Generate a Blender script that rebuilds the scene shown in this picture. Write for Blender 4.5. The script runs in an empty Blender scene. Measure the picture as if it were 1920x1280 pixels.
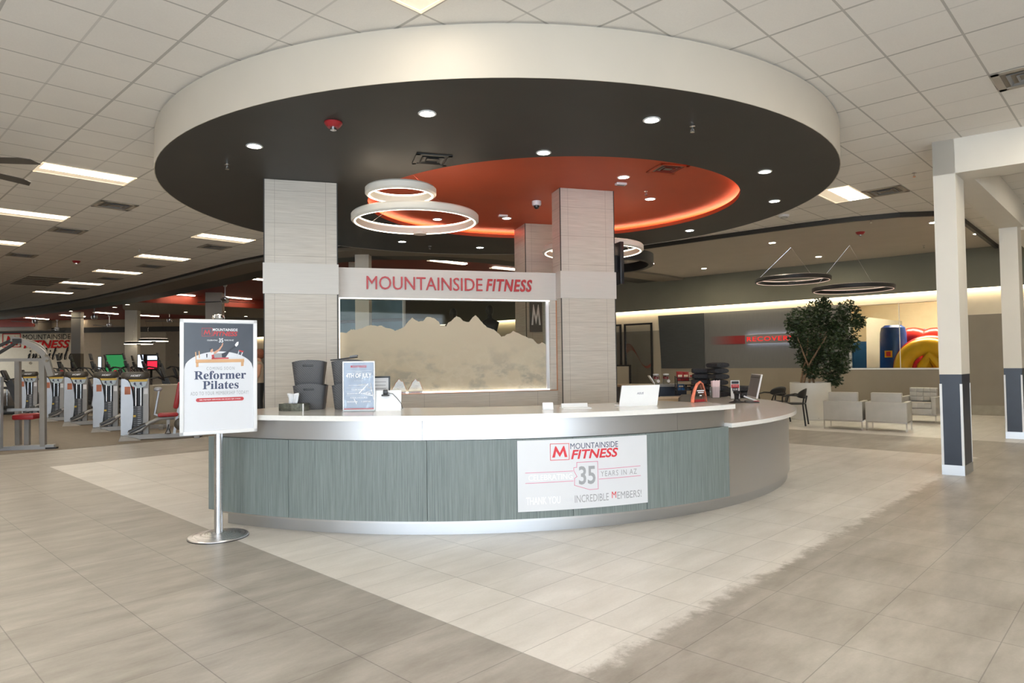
import bpy, bmesh, math, random
from math import sin, cos, tan, pi, radians as R, atan2, hypot, sqrt
from mathutils import Vector, Matrix
S = bpy.context.scene
COL = S.collection
rnd = random.Random(7)

# ---------------------------------------------------------------- camera, world, exposure
H = 1.5
F = 1271.6
PP, RR = R(1.722), R(-.7355)
fwd = Vector((0, cos(PP), sin(PP)))
_u0 = Vector((0, -sin(PP), cos(PP)))
_r0 = Vector((1, 0, 0))
rt = _r0 * cos(RR) + _u0 * sin(RR)
up = _u0 * cos(RR) - _r0 * sin(RR)
cd = bpy.data.cameras.new('camera')
cam = bpy.data.objects.new('camera', cd)
COL.objects.link(cam)
cd.sensor_width = 36
cd.lens = 36 * F / 1920
cd.clip_end = 200
cam.matrix_world = Matrix(((rt.x, up.x, -fwd.x, 0), (rt.y, up.y, -fwd.y, 0), (rt.z, up.z, -fwd.z, H), (0, 0, 0, 1)))
S.camera = cam
S.view_settings.view_transform = 'Standard'
S.view_settings.look = 'None'
S.view_settings.exposure = .98
S.view_settings.gamma = 1
S.view_settings.use_curve_mapping = False
S.cycles.use_denoising = True
S.cycles.max_bounces = 9
S.cycles.diffuse_bounces = 5
S.cycles.glossy_bounces = 4
S.cycles.transparent_max_bounces = 10
S.cycles.caustics_reflective = False
S.cycles.caustics_refractive = False
S.cycles.sample_clamp_indirect = 6
W = bpy.data.worlds.new('daylight')
S.world = W
W.use_nodes = True
_bg = W.node_tree.nodes['Background']
_bg.inputs[0].default_value = (.77, .88, 1.0, 1)
_bg.inputs[1].default_value = 4.9


def portal(loc, rot, sx, sy):
    l = bpy.data.lights.new('daylight_portal', 'AREA')
    l.shape = 'RECTANGLE'
    l.size, l.size_y = sx, sy
    l.cycles.is_portal = True
    o = bpy.data.objects.new('daylight_portal', l)
    o.location, o.rotation_euler = loc, rot
    COL.objects.link(o)


FRONT_Y, DOOR = -5.0, (-7.5, 6.6, 0.05, 3.3)
SIDE_X = 18.5
portal(((DOOR[0] + DOOR[1]) / 2, FRONT_Y - .1, 1.67), (R(90), 0, 0), DOOR[1] - DOOR[0], 3.3)
LENS = 21.0      # ceiling troffer lens
DOWN = 22.0      # downlight lens
COVE = 3.0

# ---------------------------------------------------------------- the grid of the building
YA = R(46.18)
e1 = Vector((cos(YA), sin(YA), 0))
e2 = Vector((-sin(YA), cos(YA), 0))
ZC = 4.262


def UV(u, v, z=0.0):
    p = e1 * u + e2 * v
    return Vector((p.x, p.y, z))


def ray(px, py):
    return fwd + rt * ((px - 960) / F) - up * ((py - 640) / F)


def at(px, py, z):
    """point of the horizontal plane at height z seen at that pixel of the photograph"""
    d = ray(px, py)
    t = (z - H) / d.z
    return Vector((d.x * t, d.y * t, z))


def atd(px, py, y):
    """point at distance y seen at that pixel"""
    d = ray(px, py)
    t = y / d.y
    return Vector((d.x * t, y, H + d.z * t))


def onp(px, py, p0, n):
    d = ray(px, py)
    t = (Vector(p0) - Vector((0, 0, H))).dot(n) / d.dot(n)
    return Vector((0, 0, H)) + d * t


# ---------------------------------------------------------------- materials
class NT:
    def __init__(s, name):
        s.m = bpy.data.materials.new(name)
        s.m.use_nodes = True
        s.t = s.m.node_tree
        s.n = s.t.nodes
        s.p = s.n['Principled BSDF']
        s.o = s.n['Material Output']

    def lk(s, a, b):
        s.t.links.new(a, b)

    def set(s, sock, v):
        if hasattr(v, 'links') or isinstance(v, bpy.types.NodeSocket):
            s.lk(v, sock)
        else:
            sock.default_value = v

    def node(s, typ, **kw):
        n = s.n.new(typ)
        for k, v in kw.items():
            setattr(n, k, v)
        return n

    def m_(s, op, a, b=0.0, c=0.0, clamp=False):
        n = s.node('ShaderNodeMath', operation=op, use_clamp=clamp)
        s.set(n.inputs[0], a)
        s.set(n.inputs[1], b)
        s.set(n.inputs[2], c)
        return n.outputs[0]

    def pos(s, scale=(1, 1, 1), obj=True):
        if obj:
            c = s.node('ShaderNodeTexCoord').outputs['Object']
        else:
            c = s.node('ShaderNodeNewGeometry').outputs['Position']
        mp = s.node('ShaderNodeMapping')
        mp.inputs['Scale'].default_value = scale
        s.lk(c, mp.inputs['Vector'])
        return mp.outputs[0]

    def noise(s, vec, scale=5, detail=3, rough=.5):
        n = s.node('ShaderNodeTexNoise')
        s.lk(vec, n.inputs['Vector'])
        n.inputs['Scale'].default_value = scale
        n.inputs['Detail'].default_value = detail
        n.inputs['Roughness'].default_value = rough
        return n.outputs['Fac']

    def mix(s, f, a, b, mode='MIX'):
        n = s.node('ShaderNodeMix', data_type='RGBA', blend_type=mode)
        s.set(n.inputs[0], f)
        for i, c in ((6, a), (7, b)):
            s.set(n.inputs[i], (*c, 1) if isinstance(c, tuple) and len(c) == 3 else c)
        return n.outputs[2]

    def ramp(s, f, lo, hi, a=0., b=1.):
        n = s.node('ShaderNodeMapRange', clamp=True)
        s.set(n.inputs[0], f)
        for i, v in enumerate((lo, hi, a, b)):
            n.inputs[i + 1].default_value = v
        return n.outputs[0]

    def bump(s, h, strength=.2, dist=.01):
        n = s.node('ShaderNodeBump')
        s.lk(h, n.inputs['Height'])
        n.inputs['Strength'].default_value = strength
        n.inputs['Distance'].default_value = dist
        s.lk(n.outputs[0], s.p.inputs['Normal'])

    def line(s, x, off, mod, w):
        return s.m_('LESS_THAN', s.m_('PINGPONG', s.m_('SUBTRACT', x, off), mod / 2), w / 2)


def mk(name, col, rough=.5, metal=0., var=.06, scale=6., bump=0., stretch=(1, 1, 1), spec=.5, coat=0., world=False):
    t = NT(name)
    v = t.pos(stretch, not world)
    f = t.noise(v, scale, 4)
    lo = tuple(max(0, c * (1 - var)) for c in col)
    hi = tuple(min(1, c * (1 + var)) for c in col)
    t.lk(t.mix(t.ramp(f, .3, .7), lo, hi), t.p.inputs['Base Color'])
    t.p.inputs['Roughness'].default_value = rough
    t.p.inputs['Metallic'].default_value = metal
    t.p.inputs['Specular IOR Level'].default_value = spec
    t.p.inputs['Coat Weight'].default_value = coat
    if bump:
        t.bump(f, bump, .01)
    return t.m


def emis(name, col, strength, base=(.8, .8, .8)):
    t = NT(name)
    t.p.inputs['Base Color'].default_value = (*base, 1)
    t.p.inputs['Emission Color'].default_value = (*col, 1)
    f = t.noise(t.pos(), 3)
    t.lk(t.ramp(f, 0, 1, strength * .97, strength * 1.03), t.p.inputs['Emission Strength'])
    return t.m


def srgb(r, g, b):
    f = lambda c: (c / 255 / 12.92) if c <= 10 else ((c / 255 + .055) / 1.055) ** 2.4
    return (f(r), f(g), f(b))


def floor_mat():
    t = NT('floor_tile')
    P = t.node('ShaderNodeNewGeometry').outputs['Position']

    def dot(e):
        n = t.node('ShaderNodeVectorMath', operation='DOT_PRODUCT')
        t.lk(P, n.inputs[0])
        n.inputs[1].default_value = e
        return n.outputs['Value']
    u, v = dot(e1), dot(e2)
    comb = t.node('ShaderNodeCombineXYZ')
    t.lk(u, comb.inputs[0])
    t.lk(v, comb.inputs[1])
    uv = comb.outputs[0]
    edge = t.m_('ADD', v, t.m_('MULTIPLY', t.m_('SUBTRACT', t.noise(uv, 5.5, 6, .7), .5), .42))
    A = t.m_('MULTIPLY', t.m_('GREATER_THAN', u, 2.58), t.m_('LESS_THAN', u, 12.05))
    A = t.m_('MULTIPLY', A, t.ramp(edge, 2.0, 2.09))
    A = t.m_('MULTIPLY', A, t.m_('LESS_THAN', v, 12.24))
    L = t.m_('MAXIMUM', A, t.m_('GREATER_THAN', u, 14.45))
    mp = t.node('ShaderNodeMapping')
    mp.inputs['Scale'].default_value = (.9, 2.6, 1)
    t.lk(uv, mp.inputs['Vector'])
    cloud = t.noise(mp.outputs[0], 1.7, 7, .62)
    fine = t.noise(uv, 60, 4, .6)
    # per tile tone
    c2 = t.node('ShaderNodeCombineXYZ')
    t.lk(t.m_('FLOOR', t.m_('DIVIDE', t.m_('SUBTRACT', u, .806), .592)), c2.inputs[0])
    t.lk(t.m_('FLOOR', t.m_('DIVIDE', t.m_('SUBTRACT', v, .657), .592)), c2.inputs[1])
    wn = t.node('ShaderNodeTexWhiteNoise', noise_dimensions='2D')
    t.lk(c2.outputs[0], wn.inputs['Vector'])
    light = t.mix(t.ramp(cloud, .3, .7), (.58, .555, .52), (.74, .718, .69))
    dark = t.mix(t.ramp(cloud, .32, .68), (.25, .229, .2), (.435, .407, .37))
    c = t.mix(L, dark, light)
    k = t.m_('ADD', .93, t.m_('MULTIPLY', wn.outputs['Value'], .1))
    k = t.m_('MULTIPLY', k, t.ramp(fine, .2, .8, .95, 1.05))
    g = t.m_('MAXIMUM', t.line(u, .806, .592, .006), t.line(v, .657, .592, .005))
    gl = t.m_('MULTIPLY', t.line(v, .657, .296, .004), t.m_('MULTIPLY', L, .6))
    g = t.m_('MAXIMUM', g, gl)
    k = t.m_('MULTIPLY', k, t.m_('SUBTRACT', 1., t.m_('MULTIPLY', g, .42)))
    hv = t.node('ShaderNodeVectorMath', operation='SCALE')
    t.lk(c, hv.inputs[0])
    t.lk(k, hv.inputs['Scale'])
    t.lk(hv.outputs[0], t.p.inputs['Base Color'])
    t.lk(t.ramp(cloud, .2, .8, .30, .42), t.p.inputs['Roughness'])
    t.bump(t.m_('SUBTRACT', t.m_('MULTIPLY', fine, .15), g), .25, .002)
    return t.m


def ceil_mat():
    t = NT('ceiling_tile')
    P = t.node('ShaderNodeNewGeometry').outputs['Position']

    def dot(e):
        n = t.node('ShaderNodeVectorMath', operation='DOT_PRODUCT')
        t.lk(P, n.inputs[0])
        n.inputs[1].default_value = e
        return n.outputs['Value']
    u, v = dot(e1), dot(e2)
    g1 = t.line(u, .997, 1.172, .026)
    g2 = t.m_('MULTIPLY', t.line(u, 1.583, 1.172, .02), .45)
    g3 = t.line(v, 1.157, .6, .02)
    g = t.m_('MAXIMUM', t.m_('MAXIMUM', g1, g2), g3)
    fine = t.noise(P, 90, 4, .7)
    big = t.noise(P, 1.3, 2)
    c = t.mix(t.ramp(fine, .3, .7), (.83, .80, .75), (.88, .85, .80))
    c = t.mix(t.ramp(big, .35, .65, 0, .12), c, (.64, .62, .58))
    c = t.mix(t.m_('MULTIPLY', g, .62), c, (.33, .315, .285))
    t.lk(c, t.p.inputs['Base Color'])
    t.p.inputs['Roughness'].default_value = .85
    t.p.inputs['Specular IOR Level'].default_value = .2
    t.bump(t.m_('SUBTRACT', t.m_('MULTIPLY', fine, .1), g), .3, .004)
    return t.m


def laminate_mat(vs=(), hs=None, name='laminate', tone=1.0):
    """streaky linen laminate; seams at local x in vs, horizontal seams every hs"""
    t = NT(name)
    v = t.pos((1.2, 1.2, 55))
    f = t.noise(v, 2.2, 5, .6)
    f2 = t.noise(t.pos((.6, .6, 9)), 2.0, 3)
    a, b = tuple(c * tone for c in (.47, .42, .35)), tuple(c * tone for c in (.68, .63, .55))
    c = t.mix(t.ramp(f, .3, .7), a, b)
    c = t.mix(t.ramp(f2, .3, .7, 0, .35), c, tuple(x * tone for x in (.47, .44, .39)))
    sp = t.node('ShaderNodeSeparateXYZ')
    t.lk(t.pos(), sp.inputs[0])
    g = 0.0
    for x in vs:
        k = t.m_('LESS_THAN', t.m_('ABSOLUTE', t.m_('SUBTRACT', sp.outputs[0], x)), .003)
        g = t.m_('MAXIMUM', g, k)
    if hs:
        g = t.m_('MAXIMUM', g, t.line(sp.outputs[2], .02, hs, .006))
    c = t.mix(t.m_('MULTIPLY', g, .45), c, (.2, .17, .14))
    t.lk(c, t.p.inputs['Base Color'])
    t.p.inputs['Roughness'].default_value = .42
    return t.m


def fluted_mat():
    t = NT('reeded_panel')
    f = t.noise(t.pos((55, 55, 1.0)), 2.4, 4, .65)
    f2 = t.noise(t.pos((5, 5, .3)), 1.6, 2)
    c = t.mix(t.ramp(f, .3, .72), (.11, .14, .14), (.245, .285, .28))
    c = t.mix(t.ramp(f2, .35, .65, 0, .3), c, (.145, .175, .175))
    t.lk(c, t.p.inputs['Base Color'])
    t.p.inputs['Roughness'].default_value = .5
    t.bump(f, .35, .006)
    return t.m


def steel_mat(name, col, rough, amt=.03):
    t = NT(name)
    f = t.noise(t.pos((.5, .5, 420)), 2.0, 2)
    t.lk(t.mix(t.ramp(f, .3, .7), tuple(c * (1 - amt) for c in col), tuple(c * (1 + amt) for c in col)), t.p.inputs['Base Color'])
    t.p.inputs['Metallic'].default_value = 1
    t.lk(t.ramp(f, .3, .7, rough * .95, rough * 1.05), t.p.inputs['Roughness'])
    return t.m


def glass_mat(name, tint=(.9, .93, .92), refl=.08, rough=.02):
    t = NT(name)
    n1 = t.node('ShaderNodeBsdfTransparent')
    f = t.noise(t.pos(), 2)
    t.lk(t.mix(t.ramp(f, .3, .7), tint, tuple(c * .985 for c in tint)), n1.inputs[0])
    n2 = t.node('ShaderNodeBsdfGlossy')
    n2.inputs['Roughness'].default_value = rough
    fr = t.node('ShaderNodeFresnel')
    fr.inputs[0].default_value = 1.5
    mx = t.node('ShaderNodeMixShader')
    t.lk(t.m_('MULTIPLY', fr.outputs[0], refl / .04), mx.inputs[0])
    t.lk(n1.outputs[0], mx.inputs[1])
    t.lk(n2.outputs[0], mx.inputs[2])
    t.lk(mx.outputs[0], t.o.inputs['Surface'])
    return t.m


def etch_mat():
    """acid-etched glass: a dense matt film with drawn ridges and hollows"""
    t = NT('etched_film')
    sp = t.node('ShaderNodeSeparateXYZ')
    t.lk(t.pos(), sp.inputs[0])
    w = t.noise(t.pos((1.2, 1.2, 1.9)), 2.1, 6, .6)
    rid = t.m_('ABSOLUTE', t.m_('SUBTRACT', w, .5))
    rid = t.ramp(rid, .0, .055, 1, 0)
    low = t.ramp(sp.outputs[2], 1.25, 1.85, 1, 0)
    hol = t.m_('MULTIPLY', t.ramp(t.noise(t.pos((1, 1, 1.6)), 3.3, 5), .46, .6), low)
    c = t.mix(t.m_('MULTIPLY', hol, .75), (.74, .655, .49), (.46, .44, .36))
    c = t.mix(t.m_('MULTIPLY', t.m_('MULTIPLY', rid, low), .7), c, (.80, .72, .56))
    d = t.node('ShaderNodeBsdfDiffuse')
    t.lk(c, d.inputs[0])
    tr = t.node('ShaderNodeBsdfTranslucent')
    t.lk(c, tr.inputs[0])
    mx = t.node('ShaderNodeMixShader')
    mx.inputs[0].default_value = .3
    t.lk(d.outputs[0], mx.inputs[1])
    t.lk(tr.outputs[0], mx.inputs[2])
    t.lk(mx.outputs[0], t.o.inputs['Surface'])
    return t.m


M = {}
M['floor'] = floor_mat()
M['ceil'] = ceil_mat()
M['carpet'] = mk('gym_floor', (.155, .125, .093), .6, var=.2, scale=4, stretch=(1, 6, 1), world=True)
M['cream'] = mk('cream_paint', (.56, .505, .42), .6, var=.02, scale=2)
M['white'] = mk('white_paint', (.74, .70, .62), .6, var=.02, scale=2)
M['charcoal'] = mk('charcoal_paint', (.035, .033, .029), .55, var=.08, scale=2)
M['black'] = mk('black_paint', (.012, .012, .012), .5, var=.2)
M['blackplastic'] = mk('black_plastic', (.016, .016, .018), .35, var=.2)
M['red'] = mk('red_paint', (.50, .085, .030), .6, var=.04, scale=2)
M['darkred'] = mk('dark_red_paint', (.20, .018, .010), .6, var=.06, scale=2)
M['soffit'] = mk('soffit_paint', (.22, .19, .15), .7, var=.04)
M['drywall'] = mk('drywall', (.43, .385, .32), .7, var=.03, scale=2)
M['greenwall'] = mk('green_grey_paint', (.19, .185, .14), .7, var=.04, scale=2)
M['tanwall'] = mk('tan_paint', (.36, .32, .25), .7, var=.03, scale=2)
M['taupe'] = mk('taupe_tile', (.25, .215, .165), .5, var=.05, scale=2)
M['greywall'] = mk('grey_wallcovering', (.125, .125, .122), .5, var=.12, scale=3, stretch=(60, 60, 1))
M['darkpanel'] = mk('dark_wallcovering', (.045, .05, .052), .5, var=.15, scale=3, stretch=(1, 1, 30))
M['wall_red'] = mk('wall_red_paint', (.36, .014, .012), .9, var=.04, spec=.05)
M['wall_black'] = mk('wall_black_paint', (.014, .013, .012), .9, var=.1, spec=.05)
M['farwall'] = mk('far_wall_paint', (.44, .36, .25), .7, var=.03)
M['dimred'] = mk('soffit_red_paint', (.23, .030, .014), .6, var=.04)
M['warmwhite'] = mk('warm_white_paint', (.70, .62, .48), .6, var=.02)
M['baseboard'] = mk('stone_base', (.30, .27, .21), .5, var=.1)
M['lam'] = laminate_mat((), .36)
M['lam_band'] = mk('pale_laminate', (.60, .57, .52), .38, var=.03, scale=3, stretch=(1, 1, 30))
M['lamwall'] = laminate_mat((1.2, 2.0, 2.9, 3.6), .36, 'laminate_wall')
M['fluted'] = fluted_mat()
M['steel'] = steel_mat('brushed_steel', (.64, .645, .66), .40, .012)
M['steelkick'] = steel_mat('satin_steel', (.58, .60, .63), .38, .012)
M['chrome'] = steel_mat('chrome', (.75, .75, .76), .14)
M['alu'] = steel_mat('aluminium', (.72, .72, .74), .28)
M['quartz'] = mk('white_quartz', (.80, .79, .76), .12, var=.02, scale=40)
M['glass'] = glass_mat('clear_glass', (.82, .85, .82), .014)
M['acrylic'] = glass_mat('clear_acrylic', (.95, .96, .96), .03)
M['etch'] = etch_mat()
M['navy'] = mk('navy_vinyl', (.012, .02, .038), .35, var=.1)
M['whiteplastic'] = mk('white_plastic', (.78, .79, .80), .3, var=.02)
M['paper'] = mk('white_card', (.80, .81, .84), .55, var=.01)
M['sheet'] = mk('white_print', (.66, .675, .71), .3, var=.01)
M['ink_red'] = mk('red_ink', (.62, .035, .05), .45, var=.05)
M['ink_pink'] = mk('pink_ink', (.62, .10, .24), .45, var=.05)
M['ink_navy'] = mk('navy_ink', (.05, .065, .13), .45, var=.05)
M['ink_grey'] = mk('grey_ink', (.32, .33, .35), .5, var=.05)
M['ink_pale'] = mk('pale_ink', (.62, .64, .68), .5, var=.03)
M['ink_white'] = mk('white_ink', (.86, .87, .9), .5, var=.01)
M['slate'] = mk('slate_print', (.055, .065, .085), .3, var=.1)
M['letter_red'] = mk('red_letter_acrylic', (.48, .03, .035), .35, var=.04)
M['bin'] = mk('grey_basket', (.085, .085, .09), .5, var=.12, scale=40)
M['basket'] = M['bin']
M['tissuebox'] = mk('tissue_box_print', (.10, .105, .085), .4, var=.7, scale=22)
M['tissue'] = mk('tissue', (.82, .83, .85), .8, var=.02)
M['copper'] = mk('copper_edge', (.55, .25, .13), .3, .6, var=.1)
M['coral'] = mk('coral_edge', (.75, .20, .12), .25, var=.4, scale=25)
M['pink'] = mk('pink_card', (.68, .50, .50), .6, var=.12, scale=30, stretch=(3, 3, .2))
M['towel'] = mk('charcoal_towel', (.035, .036, .04), .95, var=.3, scale=60, bump=.4)
M['wood'] = mk('oak_top', (.40, .30, .19), .4, var=.15, scale=4, stretch=(1, 12, 12))
M['grey'] = mk('grey_plastic', (.20, .20, .2), .45, var=.05)
M['silver'] = mk('silver_paint', (.37, .39, .42), .35, .3, var=.04)
M['gymgrey'] = mk('grey_steel_paint', (.26, .25, .24), .4, .2, var=.05)
M['bronze'] = mk('bronze_plastic', (.07, .06, .047), .4, var=.1)
M['vinyl_red'] = mk('red_vinyl', (.33, .016, .02), .4, var=.08)
M['dark'] = mk('dark_plastic', (.02, .02, .022), .4, var=.2)
M['yellow'] = mk('yellow_print', (.62, .42, .05), .5, var=.1)
M['orange'] = mk('orange_print', (.45, .14, .06), .5, var=.1)
M['blueprint'] = mk('pale_blue_print', (.48, .58, .66), .5, var=.1)
M['leather'] = mk('pale_grey_leather', (.45, .43, .39), .45, var=.05)
M['planter'] = mk('white_planter', (.66, .65, .62), .4, var=.02)
M['soil'] = mk('soil', (.05, .035, .02), .9, var=.3, scale=30)
M['bark'] = mk('bark', (.22, .14, .08), .8, var=.3, scale=20, bump=.4)
M['leaf'] = mk('leaf', (.018, .038, .010), .5, var=.5, scale=3)
M['inf_blue'] = mk('blue_inflatable', (.012, .05, .22), .25, var=.1)
M['inf_red'] = mk('red_inflatable', (.55, .03, .02), .25, var=.1)
M['inf_yellow'] = mk('yellow_inflatable', (.70, .40, .01), .3, var=.1)
M['playblue'] = mk('blue_wall_paint', (.02, .10, .24), .5, var=.05)
M['playwhite'] = mk('play_room_paint', (.62, .50, .33), .6, var=.03)
M['stone'] = mk('granite_top', (.22, .22, .22), .3, var=.2, scale=50)
M['skin'] = mk('skin', (.50, .27, .17), .5, var=.06)
M['hair'] = mk('auburn_hair', (.20, .06, .025), .7, var=.2, scale=30)
M['shirt'] = mk('beige_shirt', (.42, .33, .24), .8, var=.05)
M['snack_red'] = mk('red_wrapper', (.30, .02, .02), .3, var=.3, scale=20)
M['snack_cream'] = mk('cream_wrapper', (.55, .45, .30), .35, var=.2, scale=20)
M['snack_purple'] = mk('purple_wrapper', (.09, .03, .17), .3, var=.4, scale=20)
M['snack_blue'] = mk('blue_wrapper', (.02, .10, .26), .3, var=.5, scale=20)
M['lens'] = emis('lit_lens', (1, .89, .72), LENS)
M['refl'] = emis('self_lit_reflector', (1, .80, .55), .30, (.8, .74, .64))  # emission stands in for lens light falling on reflector, frame and housing
M['down_lounge'] = emis('lit_lounge_downlight', (1, .88, .66), 340)
M['dimlens'] = emis('dimmed_lens', (1, .91, .77), 7.0)
M['gymlens'] = emis('lit_gym_lens', (1, .86, .66), 12.0)
M['down'] = emis('lit_downlight', (1, .93, .80), DOWN)
M['down_small'] = emis('lit_small_downlight', (1, .86, .62), 9)
M['led_warm'] = emis('lit_warm_led', (1, .85, .64), 3.2)
M['led_white'] = emis('lit_white_led', (1, .96, .90), 1.3)
M['led_lens'] = emis('lit_cove_lens', (1, .86, .64), 1.0)
M['led_dim'] = emis('dim_rose_led', (1, .62, .5), .35)
M['led_cove'] = emis('lit_cove_strip', (1, .80, .52), COVE)
M['led_red'] = emis('lit_red_cove', (1, .50, .30), 16)
M['led_cool'] = emis('lit_cool_led', (.80, .84, 1), 7)
M['letters_lit'] = emis('lit_red_letters', (1, .02, .02), .42, (.4, .01, .01))
M['screen_green'] = emis('green_screen', (.03, .22, .07), .6, (.02, .02, .02))
M['screen_red'] = emis('red_screen', (.75, .02, .05), .8, (.02, .02, .02))
M['screen_white'] = emis('white_screen', (.7, .8, .95), .8, (.02, .02, .02))


# ---------------------------------------------------------------- mesh builder
class B:
    def __init__(s, mat=None):
        s.bm = bmesh.new()
        s.x = mat or Matrix.Identity(4)

    def v(s, p):
        return s.bm.verts.new(s.x @ Vector(p))

    def f(s, vs):
        try:
            return s.bm.faces.new(vs)
        except ValueError:
            return None

    def box(s, x0, x1, y0, y1, z0, z1, bev=0., seg=2):
        c = [s.v((x, y, z)) for z in (z0, z1) for y in (y0, y1) for x in (x0, x1)]
        fs = [s.f([c[i] for i in q]) for q in ((0, 2, 3, 1), (4, 5, 7, 6), (0, 1, 5, 4), (2, 6, 7, 3), (0, 4, 6, 2), (1, 3, 7, 5))]
        if bev:
            ed = list({e for f in fs for e in f.edges})
            bmesh.ops.bevel(s.bm, geom=ed, offset=bev, segments=seg, profile=.5, affect='EDGES')
        return s

    def hexa(s, lo, hi):
        """solid from two quads (bottom, top), same winding"""
        a = [s.v(p) for p in lo]
        b = [s.v(p) for p in hi]
        n = len(a)
        s.f(a[::-1])
        s.f(b)
        for i in range(n):
            s.f([a[i], a[(i + 1) % n], b[(i + 1) % n], b[i]])
        return s

    def prism(s, poly, z0, z1):
        return s.hexa([(x, y, z0) for x, y in poly], [(x, y, z1) for x, y in poly])

    def slabxz(s, poly, y0, y1):
        return s.hexa([(x, y0, z) for x, z in poly], [(x, y1, z) for x, z in poly])

    def quad(s, *p):
        s.f([s.v(q) for q in p])
        return s

    def cyl(s, p0, p1, r, r1=None, n=16):
        p0, p1 = Vector(p0), Vector(p1)
        d = (p1 - p0).normalized()
        a = d.orthogonal().normalized()
        b = d.cross(a)
        r1 = r if r1 is None else r1
        A = [s.v(p0 + (a * cos(2 * pi * i / n) + b * sin(2 * pi * i / n)) * r) for i in range(n)]
        C = [s.v(p1 + (a * cos(2 * pi * i / n) + b * sin(2 * pi * i / n)) * r1) for i in range(n)]
        s.f(A[::-1])
        s.f(C)
        for i in range(n):
            s.f([A[i], A[(i + 1) % n], C[(i + 1) % n], C[i]])
        return s

    def lathe(s, prof, n=32, c=(0, 0), sx=1., sy=1., rot=0., closed=False):
        rings = []
        for r, z in prof:
            if r < 1e-6:
                rings.append([s.v((c[0], c[1], z))])
            else:
                L = []
                for i in range(n):
                    t = 2 * pi * i / n
                    x, y = r * cos(t) * sx, r * sin(t) * sy
                    L.append(s.v((c[0] + x * cos(rot) - y * sin(rot), c[1] + x * sin(rot) + y * cos(rot), z)))
                rings.append(L)
        prs = list(zip(rings, rings[1:]))
        if closed:
            prs.append((rings[-1], rings[0]))
        for a, b in prs:
            for i in range(n):
                j = (i + 1) % n
                if len(a) == 1 and len(b) == 1:
                    continue
                if len(a) == 1:
                    s.f([a[0], b[i], b[j]])
                elif len(b) == 1:
                    s.f([a[i], a[j], b[0]])
                else:
                    s.f([a[i], a[j], b[j], b[i]])
        return s

    def arc(s, c, r0, r1, z0, z1, a0, a1, n=48):
        """solid annular sector, angles in degrees"""
        L = []
        for i in range(n + 1):
            t = R(a0 + (a1 - a0) * i / n)
            L.append([s.v((c[0] + r * cos(t), c[1] + r * sin(t), z)) for r, z in ((r0, z0), (r1, z0), (r1, z1), (r0, z1))])
        for a, b in zip(L, L[1:]):
            for k in range(4):
                s.f([a[k], a[(k + 1) % 4], b[(k + 1) % 4], b[k]])
        s.f(L[0][::-1])
        s.f(L[-1])
        return s

    def tube(s, pts, r, n=8, closed=False, flat=1.):
        pts = [Vector(p) for p in pts]
        N = len(pts)
        rings = []
        prev = None
        for i, p in enumerate(pts):
            if closed:
                d = pts[(i + 1) % N] - pts[i - 1]
            else:
                d = pts[min(i + 1, N - 1)] - pts[max(i - 1, 0)]
            d.normalize()
            a = prev - d * prev.dot(d) if prev else d.orthogonal()
            a.normalize()
            prev = a
            b = d.cross(a)
            rr = r[i] if isinstance(r, (list, tuple)) else r
            rings.append([s.v(p + (a * cos(2 * pi * k / n) * flat + b * sin(2 * pi * k / n)) * rr) for k in range(n)])
        prs = list(zip(rings, rings[1:])) + ([(rings[-1], rings[0])] if closed else [])
        for a, b in prs:
            for k in range(n):
                s.f([a[k], a[(k + 1) % n], b[(k + 1) % n], b[k]])
        if not closed:
            s.f(rings[0][::-1])
            s.f(rings[-1])
        return s

    def bar(s, p0, p1, w, h):
        """square section bar"""
        p0, p1 = Vector(p0), Vector(p1)
        d = (p1 - p0).normalized()
        a = d.cross(Vector((0, 0, 1)))
        if a.length < 1e-3:
            a = Vector((1, 0, 0))
        a.normalize()
        b = a.cross(d)
        q = [(-1, -1), (1, -1), (1, 1), (-1, 1)]
        return s.hexa([p0 + a * (i * w / 2) + b * (j * h / 2) for i, j in q], [p1 + a * (i * w / 2) + b * (j * h / 2) for i, j in q])

    def ball(s, c, r, n=16, m=10):
        rx, ry, rz = r if isinstance(r, tuple) else (r, r, r)
        c = Vector(c)
        rows = []
        for j in range(m + 1):
            ph = -pi / 2 + pi * j / m
            if j in (0, m):
                rows.append([s.v(c + Vector((0, 0, rz * sin(ph))))])
            else:
                rows.append([s.v(c + Vector((rx * cos(ph) * cos(2 * pi * i / n), ry * cos(ph) * sin(2 * pi * i / n), rz * sin(ph)))) for i in range(n)])
        for a, b in zip(rows, rows[1:]):
            for i in range(n):
                k = (i + 1) % n
                if len(a) == 1:
                    s.f([a[0], b[k], b[i]])
                elif len(b) == 1:
                    s.f([a[i], a[k], b[0]])
                else:
                    s.f([a[i], a[k], b[k], b[i]])
        return s

    def stroke(s, pts, w, t=.001, closed=True):
        """flat drawn line in the local xy plane, thickness t along z"""
        P = [Vector((x, y, 0)) for x, y in pts]
        segs = list(zip(P, P[1:])) + ([(P[-1], P[0])] if closed else [])
        fine = []
        for a, b in segs:
            m = max(1, int((b - a).length / .025)) if t < .003 else 1
            fine += [(a.lerp(b, k / m), a.lerp(b, (k + 1) / m)) for k in range(m)]
        for a, b in fine:
            d = (b - a).normalized() * (w / 2)
            n = Vector((-d.y, d.x, 0))
            q = [a - d - n, b + d - n, b + d + n, a - d + n]
            s.hexa(q, [p + Vector((0, 0, t)) for p in q])
        return s

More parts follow.
